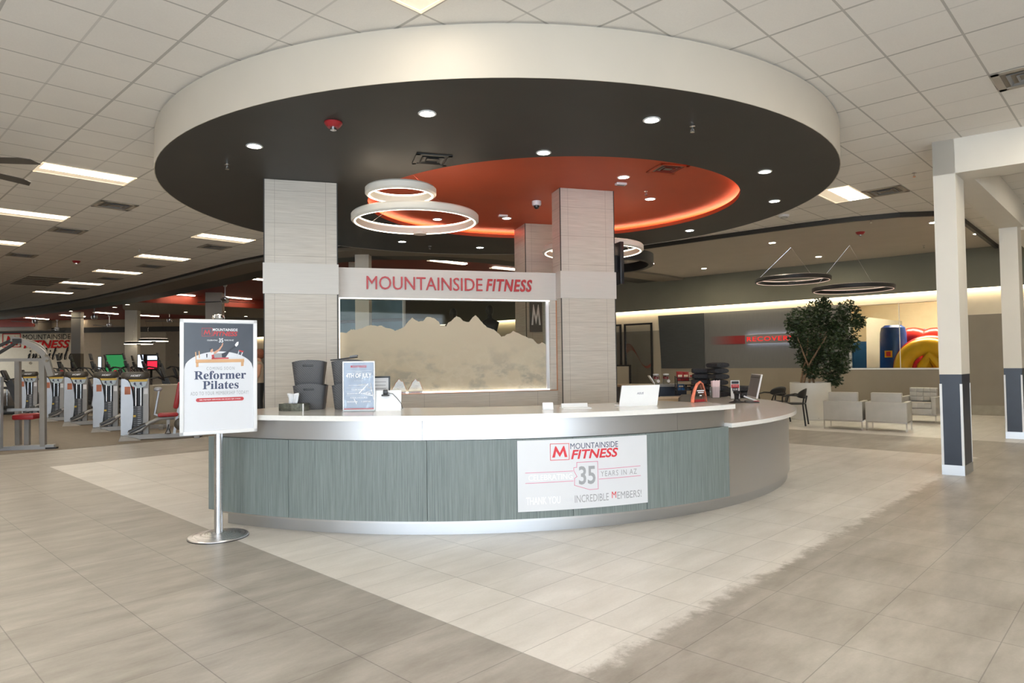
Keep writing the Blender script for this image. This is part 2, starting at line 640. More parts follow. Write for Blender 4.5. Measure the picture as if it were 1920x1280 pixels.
    def build(s, name, mat, parent=None, smooth=True, loc=None, rotz=0.):
        bmesh.ops.recalc_face_normals(s.bm, faces=s.bm.faces)
        me = bpy.data.meshes.new(name)
        s.bm.to_mesh(me)
        s.bm.free()
        me.materials.append(M[mat] if isinstance(mat, str) else mat)
        if smooth:
            me.shade_smooth()
            me.set_sharp_from_angle(angle=R(35))
        o = bpy.data.objects.new(name, me)
        COL.objects.link(o)
        if parent:
            o.parent = parent
        if loc is not None:
            o.location = loc
            o.rotation_euler.z = rotz
        return o


def tag(o, label, cat, group=None, kind=None):
    o['label'] = label
    o['category'] = cat
    if group:
        o['group'] = group
    if kind:
        o['kind'] = kind
    return o


def thing(name, label, cat, loc=(0, 0, 0), rotz=0., group=None, kind=None):
    o = bpy.data.objects.new(name, None)
    COL.objects.link(o)
    o.empty_display_size = .05
    o.location = loc
    o.rotation_euler.z = rotz
    return tag(o, label, cat, group, kind)


def struct(o, label=None, cat=None):
    o['kind'] = 'structure'
    if label:
        tag(o, label, cat)
    return o


KIDS = {}


def copy_tree(o, parent=None):
    c = o.copy()
    COL.objects.link(c)
    if parent:
        c.parent = parent
    for ch in list(o.children):
        copy_tree(ch, c)
    return c


def dup(o, loc, rotz, label, group=None):
    c = copy_tree(o)
    c.location = loc
    c.rotation_euler.z = rotz
    c['label'] = label
    if group:
        c['group'] = group
    return c


def text(name, s, mat, parent, mtx, w, h, shear=0., bold=0., ext=.0008, wrap=None, space=1.):
    """lettering fitted to w x h, centred in the xy plane of mtx (z towards the reader); wrap = function of a point"""
    cu = bpy.data.curves.new(name, 'FONT')
    cu.body = s
    cu.shear = shear
    cu.offset = bold
    cu.extrude = .001
    cu.space_character = space
    cu.resolution_u = 3
    ob = bpy.data.objects.new(name, cu)
    COL.objects.link(ob)
    bpy.context.view_layer.update()
    me = bpy.data.meshes.new_from_object(ob)
    bpy.data.objects.remove(ob)
    bpy.data.curves.remove(cu)
    xs = [v.co.x for v in me.vertices] or [0]
    ys = [v.co.y for v in me.vertices] or [0]
    x0, x1, y0, y1 = min(xs), max(xs), min(ys), max(ys)
    for v in me.vertices:
        p = Vector(((v.co.x - (x0 + x1) / 2) * w / max(1e-6, x1 - x0), (v.co.y - (y0 + y1) / 2) * h / max(1e-6, y1 - y0), ext if v.co.z > 0 else 0))
        p = mtx @ p
        v.co = wrap(p) if wrap else p
    me.materials.clear()
    me.materials.append(M[mat] if isinstance(mat, str) else mat)
    o = bpy.data.objects.new(name, me)
    COL.objects.link(o)
    o.parent = parent
    return o


def wrapbuild(b, wrap, mtx):
    for v in b.bm.verts:
        p = mtx @ v.co
        v.co = wrap(p) if wrap else p
    return b


MPOLY = [(0, 0), (.2, 1), (.27, 1), (.5, .40), (.73, 1), (.80, 1), (1, 0), (.82, 0), (.735, .56), (.5, .02), (.265, .56), (.18, 0)]


def place_xz(x, y, z):
    """matrix: text plane standing upright, reader on the -y side"""
    return Matrix(((1, 0, 0, x), (0, 0, -1, y), (0, 1, 0, z), (0, 0, 0, 1)))


ORD = 'first second third fourth fifth sixth seventh eighth ninth tenth eleventh twelfth'.split()

# ================================================================ THE SETTING
def slab_uv(pts, z0, z1, mat, name):
    b = B()
    b.prism([UV(u, v).to_2d() for u, v in pts], z0, z1)
    return struct(b.build(name, mat, smooth=False))


b = B()
b.quad((-46, -6, 0), (22, -6, 0), (22, 52, 0), (-46, 52, 0))
struct(b.build('floor', 'floor', smooth=False))
slab_uv([(-16, 14.62), (5.4, 14.62), (7.2, 14.9), (9, 15.6), (11, 17.5), (12, 20), (14, 48), (-16, 62)], -.01, .004, 'carpet', 'floor_gym')

CURVE = [(4.6, 52), (5.6, 46), (6.4, 40), (7.2, 35.5), (7.7, 31), (7.84, 26), (7.84, 22), (7.8, 17.5), (8.0, 15.2), (8.8, 13.5), (10.2, 12.3), (12, 11.5), (13.6, 11.3), (22, 11.3)]
b = B()
b.quad(*[UV(u, v, ZC) for u, v in ((-45, -20), (26, -20), (26, 11.3), (13.6, 11.3))])
# split into convex strips so that the curved edge stays clean
b = B()
pl = [UV(-48, 52, ZC)] + [UV(u, v, ZC) for u, v in CURVE] + [UV(26, 11.3, ZC), UV(26, -24, ZC), UV(-48, -24, ZC)]
b.f([b.v(p) for p in pl])
struct(b.build('ceiling', 'ceil', smooth=False))


def offset(curve, d):
    out = []
    for i, (u, v) in enumerate(curve):
        a, c = curve[max(0, i - 1)], curve[min(len(curve) - 1, i + 1)]
        t = Vector((c[0] - a[0], c[1] - a[1])).normalized()
        out.append((u - t.y * d, v + t.x * d))
    return out


def strip(c0, c1, z0, z1):
    b = B()
    for i in range(len(c0) - 1):
        q = [UV(*c0[i]), UV(*c0[i + 1]), UV(*c1[i + 1]), UV(*c1[i])]
        b.hexa([(p.x, p.y, z0) for p in q], [(p.x, p.y, z1) for p in q])
    return b


o0, o1, o2, o3 = CURVE, offset(CURVE, .16), offset(CURVE, 1.05), offset(CURVE, 1.9)
struct(strip(o0, o1, 4.25, 4.34).build('trim_1', 'black', smooth=False))
struct(strip(o1, o2, 4.17, 4.8).build('ceiling_soffit', 'soffit', smooth=False))
struct(strip(o2, o3, 4.20, 4.8).build('ceiling_soffit_edge', 'charcoal', smooth=False))
b = B()
b.f([b.v(p) for p in [UV(4, 56, 4.72)] + [UV(u, v, 4.72) for u, v in offset(CURVE, 1.5)] + [UV(40, 12.6, 4.72), UV(40, 56, 4.72)]])
struct(b.build('ceiling_gym', 'darkred', smooth=False))
# lower grey soffit beyond the red ceiling, with its bright red face
edge = [(230, 556), (238, 563), (260, 567), (320, 569.5), (400, 574), (490, 579), (640, 588)]
pts = [at(px, py, 4.3) for px, py in edge]
back = [Vector((p.x * 1.2, p.y * 1.2, 0)) for p in pts]
b, c = B(), B()
for i in range(len(pts) - 1):
    p, q, p2, q2 = pts[i], pts[i + 1], back[i], back[i + 1]
    b.hexa([(a.x, a.y, 4.3) for a in (p, q, q2, p2)], [(a.x, a.y, 4.7) for a in (p, q, q2, p2)])
    n = lambda a, k: (a.x * k, a.y * k)
    c.hexa([(*n(p, .996), 4.31), (*n(q, .996), 4.31), (*n(q, .9995), 4.31), (*n(p, .9995), 4.31)],
           [(*n(p, .996), 4.715), (*n(q, .996), 4.715), (*n(q, .9995), 4.715), (*n(p, .9995), 4.715)])
struct(b.build('ceiling_soffit_far', 'soffit', smooth=False))
struct(c.build('trim_2', 'dimred', smooth=False))
b = B()
b.box(-42, -31.2, 44.6, 45.9, 4.0, 4.7)
struct(b.build('ceiling_soffit_sign_wall', 'soffit', smooth=False))
b = B()
b.box(-42, -31.4, 44.5, 44.58, 4.22, 4.7)
struct(b.build('trim_3', 'dimred', smooth=False))

# outer walls (behind the camera the glazed entrance is open to the daylight)
b = B()
z1 = 4.9
b.box(-46, DOOR[0], FRONT_Y - .2, FRONT_Y, 0, z1).box(DOOR[1], 20, FRONT_Y - .2, FRONT_Y, 0, z1).box(DOOR[0], DOOR[1], FRONT_Y - .2, FRONT_Y, DOOR[3], z1)
struct(b.build('wall_front', 'warmwhite', smooth=False))
b = B()
b.box(SIDE_X, SIDE_X + .2, FRONT_Y, 12.2, 0, z1)
struct(b.build('wall_side', 'warmwhite', smooth=False))
b = B()
b.box(-42.2, -42, FRONT_Y, 47, 0, z1)
struct(b.build('wall_left', 'tanwall', smooth=False))

# far gym wall with its painted sign
b = B()
b.box(-42, -18.6, 46, 46.2, 0, 4.75)
farw = struct(b.build('wall_far', 'farwall', smooth=False))


def fx(px):
    return atd(px, 640, 46).x


b = B()
b.box(fx(190), fx(311), 45.96, 46.0, 0, 3.85)
b.build('wall_panel', 'tanwall', farw, smooth=False)
b = B()
b.box(fx(311), fx(420), 45.96, 46.0, 0, 3.85)
b.build('wall_panel', 'soffit', farw, smooth=False)
b = B()
b.box(-42, -18.6, 45.9, 46.0, 3.86, 4.2)
b.build('wall_cornice', 'charcoal', farw, smooth=False)
ws = thing('wall_sign', 'red and black painted gym logo with script on the far cream wall', 'sign', (fx(70), 45.97, 3.0))


def far_text(nm, s, mat, x0, x1, y0, y1, **k):
    a, c = atd(x0, y0, 45.96), atd(x1, y1, 45.96)
    text(nm, s, mat, ws, place_xz((a.x + c.x) / 2 - ws.location.x, -.01, (a.z + c.z) / 2 - ws.location.z), c.x - a.x, a.z - c.z, **k)


far_text('lettering', 'MOUNTAINSIDE', 'wall_black', 43, 132, 627, 635.5)
far_text('lettering', 'FITNESS', 'wall_red', 44, 131, 638, 652, shear=.25, bold=.03)
far_text('script', '\U0001D4F2\U0001D4F7\U0001D4FC\U0001D4FD\U0001D4F2\U0001D4FD\U0001D4FE\U0001D4FD\U0001D4EE', 'wall_black', 52, 136, 652, 674)
b = B()
a, c = atd(5, 626, 45.96), atd(38, 650, 45.96)
w, h = c.x - a.x, a.z - c.z
b.stroke([(0, 0), (w, 0), (w, h), (0, h)], .05, .004)
b.hexa([(w * (.14 + .72 * x), h * (.12 + .72 * y), 0) for x, y in MPOLY], [(w * (.14 + .72 * x), h * (.12 + .72 * y), .004) for x, y in MPOLY])
wrapbuild(b, None, place_xz(a.x - ws.location.x, -.01, c.z - ws.location.z))
b.build('emblem', 'wall_red', ws, smooth=False)

# ---- right-hand wall: local x runs to the right along it, y into it
P0 = Vector((11.72, 17.35, 0))
TH = R(48)
WX = Vector((sin(TH), -cos(TH), 0))
WN = Vector((cos(TH), sin(TH), 0))
wr = thing('wall_right', 'long lounge wall with grey lower panels and a lit cove line', 'wall', P0, atan2(WX.y, WX.x), kind='structure')


def wpt(px, py, off=0.):
    """point of the right wall's plane moved off by off, in the wall's own coordinates"""
    p = onp(px, py, P0 + WN * off, WN) - P0
    return Vector((p.dot(WX), p.dot(WN), p.z))


def wslab(name, mat, x0, x1, z0, z1, y0=0., y1=.2, skew=0.):
    b = B()
    b.slabxz([(x0, z0), (x1, z0), (x1, z1), (x0 - skew, z1)], y0, y1)
    return b.build(name, mat, wr, smooth=False)


X0, X1 = 9.2, -42.0
wslab('wall_bulkhead', 'greenwall', X1, X0, 3.22, 4.8, -.14, .25)
wslab('wall_cove_back', 'warmwhite', X1, X0, 3.02, 3.22, 0, .25)
wslab('wall_lower_panel', 'taupe', -2.86, -.35, .25, 1.2)
wslab('wall_panel', 'taupe', -.35, X0, .25, 2.55)
wslab('wall_upper_panel', 'warmwhite', -.35, X0, 2.55, 3.02)
wslab('wall_panel', 'taupe', -8.9, -2.86, .25, 1.21)
wslab('wall_grey_panel', 'greywall', -7.28, -2.86, 1.21, 3.02)
wslab('wall_dark_panel', 'darkpanel', -8.86, -7.28, 1.21, 3.02, -.03, .2, .1)
wslab('wall_panel', 'tanwall', X1, -8.9, .25, 2.52)
wslab('wall_upper_panel', 'warmwhite', X1, -8.9, 2.52, 3.02)
wslab('wall_header', 'warmwhite', -2.86, -.35, 2.96, 3.02)
wslab('wall_base', 'baseboard', X1, X0, 0, .25, -.01, .2)
b = B()
b.box(X1, X0, -.13, -.01, 3.205, 3.218)
b.build('cove_light', 'led_cove', wr, smooth=False)
b = B()
b.box(X1, X0, -.138, -.125, 3.13, 3.21)
b.build('cove_lens', 'led_lens', wr, smooth=False)
# window of the play room
win = thing('window_1', 'wide interior window into the bright play room', 'window', P0, wr.rotation_euler.z, kind='structure')
b = B()
b.box(-2.86, -1.62, .08, .09, 1.2, 2.96).box(-1.61, -.35, .08, .09, 1.2, 2.96)
b.build('pane', 'glass', win, smooth=False)
b = B()
b.box(-2.9, -.3, -.02, .2, 1.16, 1.2).box(-1.62, -1.608, .07, .1, 1.2, 2.96).box(-2.88, -2.86, 0, .2, 1.2, 2.96)
b.build('window_frame', 'whiteplastic', win, smooth=False)
pr = thing('wall_play_room', 'cream walls of the play room with a deep blue lower half', 'wall', P0, wr.rotation_euler.z, kind='structure')
b = B()
b.box(-6.5, 3, 5.0, 5.1, 2.05, 4).box(-4.2, -4.1, .2, 5, 2.05, 4).box(3, 3.1, .2, 5, 0, 4).box(-6.5, 3.1, .25, 5.1, 3.9, 4)
b.build('wall_upper', 'playwhite', pr, smooth=False)
b = B()
b.box(-6.5, 3, 4.98, 5.1, 0, 2.05).box(-4.2, -4.1, .2, 5, 0, 2.05)
b.build('wall_lower', 'playblue', pr, smooth=False)
b = B()
a, c = wpt(1624, 690, 2.4), wpt(1690, 690, 4.6)
a2, c2 = wpt(1624, 594, 2.4), wpt(1690, 602, 4.6)
b.hexa([(a.x, a.y, .02), (c.x, c.y, .02), (c.x, c.y + .08, .02), (a.x, a.y + .08, .02)], [(a2.x, a2.y, a2.z), (c2.x, c2.y, c2.z), (c2.x, c2.y + .08, c2.z), (a2.x, a2.y + .08, a2.z)])
b.build('wall_mirror', 'tanwall', pr, smooth=False)
l = thing('ceiling_light', 'unseen ceiling light added to brighten the play room', 'ceiling light', P0 + WN * 2.4 + Vector((0, 0, 3.88)), wr.rotation_euler.z)  # lamp added out of sight to light the room behind the window
B().box(-2.6, 1.4, -.5, .5, -.03, .0).build('lens', 'lens', l, smooth=False)

# ---- lounge plaster ceiling with its dark edge
LN = [(13.9, 11.5), (13.94, 8.75), (13.98, 7.0), (14.06, 5.3), (14.2, 4.3), (14.45, 3.55), (14.85, 3.02), (15.4, 2.82), (16.1, 2.79), (21.0, 2.89), (24, 2.9)]
b = B()
b.f([b.v(UV(u, v, 4.235)) for u, v in LN + [(24, 13), (13.9, 13)]])
struct(b.build('ceiling_lounge', 'drywall', smooth=False))
struct(strip(LN, offset(LN, .07), 4.17, 4.262).build('trim_4', 'charcoal', smooth=False))

# ---- white columns and beams on the right
CL = Vector((5.455, 8.68))
CM = Vector((5.647, 8.536))
CR = CM + Vector((cos(YA), sin(YA))) * .5
quadA = [CL, CM, CR, CL + (CR - CM)]


def white_column(q, label):
    c = thing('column', label, 'column', (sum(p.x for p in q) / 4, sum(p.y for p in q) / 4, 0), kind='structure')
    o = c.location

    def ring(k, z):
        return [((p.x - o.x) * k, (p.y - o.y) * k, z) for p in q]
    B().hexa(ring(1, 1.27), ring(1, ZC)).build('shaft', 'white', c, smooth=False)
    B().hexa(ring(.985, .12), ring(.985, 1.27)).build('wrap', 'navy', c, smooth=False)
    B().hexa(ring(1.02, 0), ring(1.02, .125)).build('base', 'steelkick', c, smooth=False)
    for i in range(4):
        p = ring(1., 0)[i]
        a, d = ring(1., 0)[i - 1], ring(1., 0)[(i + 1) % 4]
        pv, av, dv = Vector(p), Vector(a), Vector(d)
        ua, ud = (av - pv).normalized() * .026, (dv - pv).normalized() * .026
        b = B()
        qs = [pv * 1.015, pv * 1.015 + ud, pv * .97 + ud + ua, pv * 1.015 + ua]
        b.hexa([(x.x, x.y, .125) for x in qs], [(x.x, x.y, 1.15) for x in qs])
        b.build('corner_guard', 'whiteplastic', c, smooth=False)
    return c


white_column(quadA, 'nearest white column with a navy wrap and white corner guards')
C2 = Vector((8.92, 12.33))
ee1, ee2 = Vector((cos(YA), sin(YA))), Vector((.8, -.6))
white_column([C2, C2 + ee2 * .27, C2 + ee2 * .27 + ee1 * .45, C2 + ee1 * .45], 'farther white column with a navy wrap at the photo right edge')
bm1 = [CL, CL + ee2 * 9, CL + ee2 * 9 + ee1 * .5, CL + ee1 * .5]
b = B()
b.prism(bm1, 3.82, ZC + .02)
struct(b.build('wall_beam', 'white', smooth=False))
q0, q1 = CL + ee1 * .5, C2 + ee1 * .1
b = B()
b.prism([q0, q0 + ee2 * .36, q1 + ee2 * .36, q1], 3.82, ZC + .02)
struct(b.build('wall_beam_cross', 'white', smooth=False))
q2 = C2 + ee1 * .45
b = B()
b.prism([q2, q2 + ee2 * .36, q2 + ee2 * .36 + ee1 * 6, q2 + ee1 * 6], 3.82, ZC + .02)
struct(b.build('wall_beam_rear', 'white', smooth=False))

# ================================================================ THE KIOSK
KA = Vector((-3.039, 8.314, 0))
KT = R(16.70)
KX = Vector((cos(KT), sin(KT), 0))
KN = Vector((-sin(KT), cos(KT), 0))


def kpt(px, py, t=0.):
    p = onp(px, py, KA + KN * t, KN) - KA
    return Vector((p.dot(KX), p.dot(KN), p.z))


def kiosk_column(s0, s1, t0, t1, top, label, band=True, seams=(.14, .84)):
    c = thing('column', label, 'column', KA + KX * s0 + KN * t0, KT, kind='structure')
    w = s1 - s0
    lm = laminate_mat(tuple(w * k for k in seams), .405, 'laminate_column')
    B().box(0, w, 0, t1 - t0, 0, top).build('shaft', lm, c, smooth=False)
    for x in (0, w):
        B().box(x - .006, x + .006, -.004, .006, 0, top).build('corner_strip', 'charcoal', c, smooth=False)
    if band:
        B().box(-.015, w + .015, -.015, t1 - t0 + .015, 2.38, 2.76).build('band', 'lam_band', c, smooth=False)
    return c


kiosk_column(0, .874, 0, .7, 3.8, 'pale laminate kiosk column at the left end of the sign')
kiosk_column(3.90, 4.72, 0, .33, 3.93, 'pale laminate kiosk column at the right end of the sign')
bc = Vector((.256, 11.85, 0)) - KA
kiosk_column(bc.dot(KX), bc.dot(KX) + .8, bc.dot(KN), bc.dot(KN) + .66, 3.93, 'rear laminate kiosk column rising behind the sign band', False)

kw = thing('wall_kiosk', 'low kiosk wall of pale laminate panels carrying the sign band', 'wall', KA + KN * .2, KT, kind='structure')
gz0, gz1 = kpt(830, 735.5, .2).z - .005, kpt(830, 560, .2).z
st = kpt(830, 506.5, .2).z
B().box(.874, 3.9, 0, .3, 0, gz0).build('lower_panel', 'lamwall', kw, smooth=False)
B().box(.874, 3.9, -.02, .3, gz1, st).build('sign_band', 'lam_band', kw, smooth=False)
B().box(3.80, 3.9, -.005, .3, gz0, gz1).build('jamb', 'lam', kw, smooth=False)
B().box(.874, .9, -.005, .3, gz0, gz1).build('jamb', 'lam', kw, smooth=False)
for x0, x1, z0, z1 in ((.874, 3.9, gz0 - .006, gz0 + .004), (3.885, 3.898, gz0, gz1)):
    B().box(x0, x1, -.012, -.002, z0, z1).build('edge_strip', 'copper', kw, smooth=False)

w1 = thing('window_2', 'glass screen etched with a mountain range under the sign band', 'window', KA + KN * .2, KT, kind='structure')
g0, g1 = .90, 3.80
B().box(g0, g1, .10, .108, gz0, gz1).build('pane', 'glass', w1, smooth=False)
ridge = [(635, 622), (650, 624), (658, 617), (668, 618), (680, 615), (690, 610), (697, 609.5), (706, 611), (716, 610), (722, 614), (735, 617), (741, 620), (752, 616), (759, 611), (765, 603), (773, 595), (779, 600), (785, 603), (793, 602), (799, 595), (806, 594), (815, 597), (822, 602), (826, 610), (832, 609), (836, 612), (840, 605), (846, 602), (853, 595), (856, 592), (862, 595), (870, 602), (876, 604), (880, 603), (887, 594), (892, 591), (898, 597), (906, 607), (915, 614), (925, 617), (935, 625), (940, 631), (944, 630), (950, 627), (958, 624), (962, 620), (975, 626), (988, 632), (1000, 636), (1006, 643), (1011, 645), (1016, 641), (1024, 646), (1033, 648)]
rp = []
rr = random.Random(3)
for px, py in ridge:
    p = kpt(px, py, .296)
    if rp:
        q = rp[-1]
        for k in (1, 2, 3):
            f = k / 4
            rp.append((q[0] + (p.x - q[0]) * f, q[1] + (p.z - q[1]) * f + rr.uniform(-.006, .006)))
    rp.append((p.x, p.z))
rp[0] = (g0, rp[0][1])
rp[-1] = (g1, rp[-1][1])
b = B()
for (xa, za), (xb, zb) in zip(rp, rp[1:]):
    if xb > xa + 1e-4:
        b.quad((xa, .096, gz0), (xb, .096, gz0), (xb, .096, zb), (xa, .096, za))
bmesh.ops.remove_doubles(b.bm, verts=b.bm.verts, dist=1e-5)
b.build('etched_mountains', 'etch', w1, smooth=False)
B().box(g0, g1 + .0, .01, .03, gz1 - .014, gz1 - .002).build('lit_rail', 'led_white', w1, smooth=False)
B().box(g0, g1, .05, .09, gz0, gz0 + .02).build('lit_rail', 'led_white', w1, smooth=False)
B().box(g0 - .015, g0 + .012, .03, .06, gz0, gz1).build('lit_rail', 'led_white', w1, smooth=False)
B().box(g1 - .04, g1 + .0, .05, .09, gz0, gz1).build('edge_rail', 'whiteplastic', w1, smooth=False)

# raised sign letters
a, c = kpt(687, 542, .18), kpt(905, 548, .18)
sg = thing('sign_lettering', 'raised red letters spelling the gym name on the pale band', 'sign', KA + KN * .18 + KX * kpt(840, 530, .18).x + Vector((0, 0, kpt(840, 530, .18).z)), KT)
ox, oz = kpt(840, 530, .18).x, kpt(840, 530, .18).z


def kiosk_word(s, x0, x1, zc, h, **k):
    a, c = kpt(x0, 530, .18).x, kpt(x1, 530, .18).x
    o = text('word', s, 'letter_red', sg, place_xz((a + c) / 2 - ox, -.004, zc - oz), c - a, h, **k)
    for v in o.data.vertices:      # give the letters their thickness
        v.co.y = -.022 if v.co.y < -.0044 else -.004
    return o


zc = (kpt(800, 518.5, .18).z + kpt(800, 545.5, .18).z) / 2
kiosk_word('MOUNTAINSIDE', 687, 904, zc, .176)
kiosk_word('FITNESS', 911, 997, zc + .0, .172, shear=.2, bold=.024, space=1.14)

# ---- round canopy
CC = (-.145, 9.94)
CRAD = 4.52
ZB = 3.8
EC, EA, EB, ER = (.603, 10.09), 2.70, 2.52, R(-6.2)
can = thing('ceiling_canopy', 'large round cream drum ceiling with a charcoal underside and red recess', 'canopy', (CC[0], CC[1], ZB), kind='structure')


def ell(t, d=0.):
    x, y = (EA + d) * cos(t), (EB + d) * sin(t)
    return (EC[0] + x * cos(ER) - y * sin(ER) - CC[0], EC[1] + x * sin(ER) + y * cos(ER) - CC[1])


NS = 128
b = B()
b.lathe([(CRAD, 0), (CRAD, ZC - ZB - .02), (CRAD - .03, ZC - ZB - .02), (CRAD - .03, ZC - ZB), (CRAD - .05, ZC - ZB), (CRAD - .05, .02), (CRAD - .008, .01), (CRAD - .008, 0)], NS, closed=True)
b.build('fascia', 'cream', can)


def ering(prof, mat, name, closed=False):
    """prof: list of (outset, z) round the ellipse, or 'C' radius pairs"""
    b = B()
    rings = []
    for d, z in prof:
        L = []
        for i in range(NS):
            t = 2 * pi * i / NS
            if isinstance(d, str):
                x, y = float(d) * cos(t), float(d) * sin(t)
            else:
                x, y = ell(t - ER, d)
            L.append(b.v((x, y, z)))
        rings.append(L)
    prs = list(zip(rings, rings[1:])) + ([(rings[-1], rings[0])] if closed else [])
    for p, q in prs:
        for i in range(NS):
            j = (i + 1) % NS
            b.f([p[i], p[j], q[j], q[i]])
    return b.build(name, mat, can)


ering([('4.515', .004), (0., .004)], 'charcoal', 'underside')
ering([(0., .004), (0., .065), (.05, .065), (.05, .006)], 'red', 'recess_lip')
ering([(.05, .03), (.26, .03), (.26, .135)], 'red', 'recess_cove')
ering([(.12, .032), (.12, .045), (.17, .045), (.17, .032)], 'led_red', 'cove_light', True)
b = B()
b.f([b.v((*ell(2 * pi * i / NS, .26), .133)) for i in range(NS)])
b.build('recess_ceiling', 'red', can, smooth=False)


def downlight(mat, r, label, p, group, lens='down'):
    d = thing('downlight', label, 'ceiling light', p, 0, group)
    B().lathe([(r, 0), (r, -.006), (r * .8, -.008), (r * .78, 0)], 24, closed=True).build('trim_ring', mat, d)
    B().lathe([(0, -.004), (r * .8, -.004)], 24).build('lens', lens, d, smooth=False)
    return d


for (px, py), lb in zip([(477, 274), (801, 213), (1222, 225), (1434, 322), (1452, 377), (1293, 432), (1018, 294.5), (754, 453), (900, 464)],
                        ['at the left, above the laminate column', 'near the front, right of the red strobe', 'at the front right, beside a sprinkler', 'at the right, first of two by the rim', 'at the right, second of two by the rim', 'at the rear right, outside the red recess', 'touching the front edge of the red recess', 'at the rear, below the big ring pendant', 'at the rear, just left of the back column']):
    p = at(px, py, ZB)
    if py == 294.5:
        p.y -= .16
    downlight('whiteplastic', .085, 'round downlight in the charcoal canopy ' + lb, (p.x, p.y, ZB + .002), 'canopy downlights')
for (px, py), lb in zip([(1169, 332), (1219, 373), (950, 409), (820, 411)], ['above the right column', 'right of the right column top', 'left of the back column', 'seen through the big ring pendant']):
    p = at(px, py, 3.93)
    downlight('whiteplastic', .085, 'round downlight in the red recess ' + lb, (p.x, p.y, 3.932), 'downlights in the red recess')


def strobe(p, label, s=1.):
    d = thing('fire_alarm', label, 'alarm', p)
    B().lathe([(.085 * s, 0), (.085 * s, -.012 * s), (.055 * s, -.05 * s), (0, -.052 * s)], 24).build('body', 'vinyl_red', d)
    B().lathe([(.032 * s, -.05 * s), (.03 * s, -.075 * s), (0, -.085 * s)], 16).build('flash_lens', 'chrome', d)


strobe((*at(625, 230, ZB).to_2d(), ZB + .002), 'red fire strobe under the charcoal canopy')
strobe((*at(143, 489, ZC).to_2d(), ZC), 'red fire strobe on the far left tiled ceiling', 1.1)
strobe((*at(1613, 435, 4.235).to_2d(), 4.235), 'red fire strobe on the lounge ceiling', 1.1)


def sprinkler(p, label):
    d = thing('sprinkler', label, 'sprinkler', p)
    B().lathe([(.03, 0), (.03, -.006), (.009, -.012), (.009, -.05), (0, -.05)], 12).build('body', 'chrome', d)
    B().lathe([(0, -.058), (.022, -.06), (.022, -.063), (0, -.063)], 12).build('deflector', 'chrome', d)
    b = B()
    b.tube([(.009, 0, -.03), (.018, 0, -.045), (.004, 0, -.06)], .003, 6).tube([(-.009, 0, -.03), (-.018, 0, -.045), (-.004, 0, -.06)], .003, 6)
    b.build('yoke', 'chrome', d)


for px, py, z, lb in [(426, 307, ZB, 'under the charcoal canopy at the left'), (1298, 236, ZB, 'under the charcoal canopy at the front right'), (1211, 358, 3.93, 'in the red recess beside the right column'), (806, 461, ZB, 'under the rear of the charcoal canopy'),
                      (261, 466, ZC, 'on the left tiled ceiling beyond the canopy'), (1714, 324, ZC, 'on the right tiled ceiling beside the white column'), (1633, 412, 4.235, 'on the lounge ceiling near its dark edge'), (1732, 460, 4.235, 'on the lounge ceiling left of the white column')]:
    sprinkler((*at(px, py, z).to_2d(), z), 'small sprinkler head ' + lb)


def vent(p, rot, label, frame, slat, s=.3):
    d = thing('air_vent', label, 'vent', p, rot)
    B().box(-s, s, -s, s, -.006, 0).build('backing', 'charcoal' if frame == 'charcoal' else 'soffit', d, smooth=False)
    b = B()
    b.box(-s, s, -s, -s * .78, -.014, 0).box(-s, s, s * .78, s, -.014, 0).box(-s, -s * .78, -s, s, -.014, 0).box(s * .78, s, -s, s, -.014, 0)
    b.build('frame', frame, d, smooth=False)
    for k in (.62, .36):
        b = B()
        q = s * k
        for i in range(4):
            c0, c1 = (cos(pi / 2 * i), sin(pi / 2 * i)), (cos(pi / 2 * (i + 1)), sin(pi / 2 * (i + 1)))
            rot4 = lambda x, y, z: (x * c0[0] - y * c0[1], x * c0[1] + y * c0[0], z)
            b.hexa([rot4(-q, -q, -.02), rot4(q, -q, -.02), rot4(q * .8, -q * .8, -.004), rot4(-q * .8, -q * .8, -.004)],
                   [rot4(-q, -q, -.016), rot4(q, -q, -.016), rot4(q * .8, -q * .8, 0), rot4(-q * .8, -q * .8, 0)])
        b.build('louvre', slat, d, smooth=False)
    return d


p = at(810, 299, ZB)
vent((p.x, p.y, ZB + .004), R(16), 'dark square air vent in the charcoal canopy', 'charcoal', 'black', .2)
p = at(1252, 316, 3.93)
vent((p.x, p.y, 3.932), R(16), 'red square air vent in the red recess', 'red', 'darkred', .2)


def snap(px, py):
    p = at(px, py, ZC)
    u, v = p.dot(e1), p.dot(e2)
    return (round((u - .997 - .293) / .586) * .586 + .997 + .293, round((v - 1.157 - .3) / .6) * .6 + 1.157 + .3)


for px, py, lb in [(215, 384, 'beside the nearest long light on the left ceiling'), (125, 433, 'second in the row along the left ceiling'), (45, 479, 'third in the row along the left ceiling'), (397, 460, 'left of the laminate column, under a long light'),
                   (279, 500, 'second from the column in the inner left row'), (203, 523, 'third from the column in the inner left row'), (147, 541, 'fourth from the column in the inner left row'),
                   (1675, 361, 'beside the white column on the right ceiling'), (1912, 156, 'at the top right edge of the ceiling')]:
    u, v = snap(px, py)
    vent(UV(u, v, ZC + .002), YA, 'square ceiling air vent ' + lb, 'drywall', 'grey', .29)
g = thing('return_grille', 'large dark return air grille on the far left ceiling', 'vent', UV(5.12, 25.7, ZC), YA)
for i in range(2):
    B().box(-.53 + .54 * i, -.01 + .54 * i, -1.4, 1.4, -.01, -.001).build('grille_panel', 'soffit', g, smooth=False)
b = B()
for k in range(6):
    b.box(-.55, .55, -1.4 + .56 * k - .02, -1.4 + .56 * k + .02, -.016, -.001)
b.build('cross_bar', 'drywall', g, smooth=False)


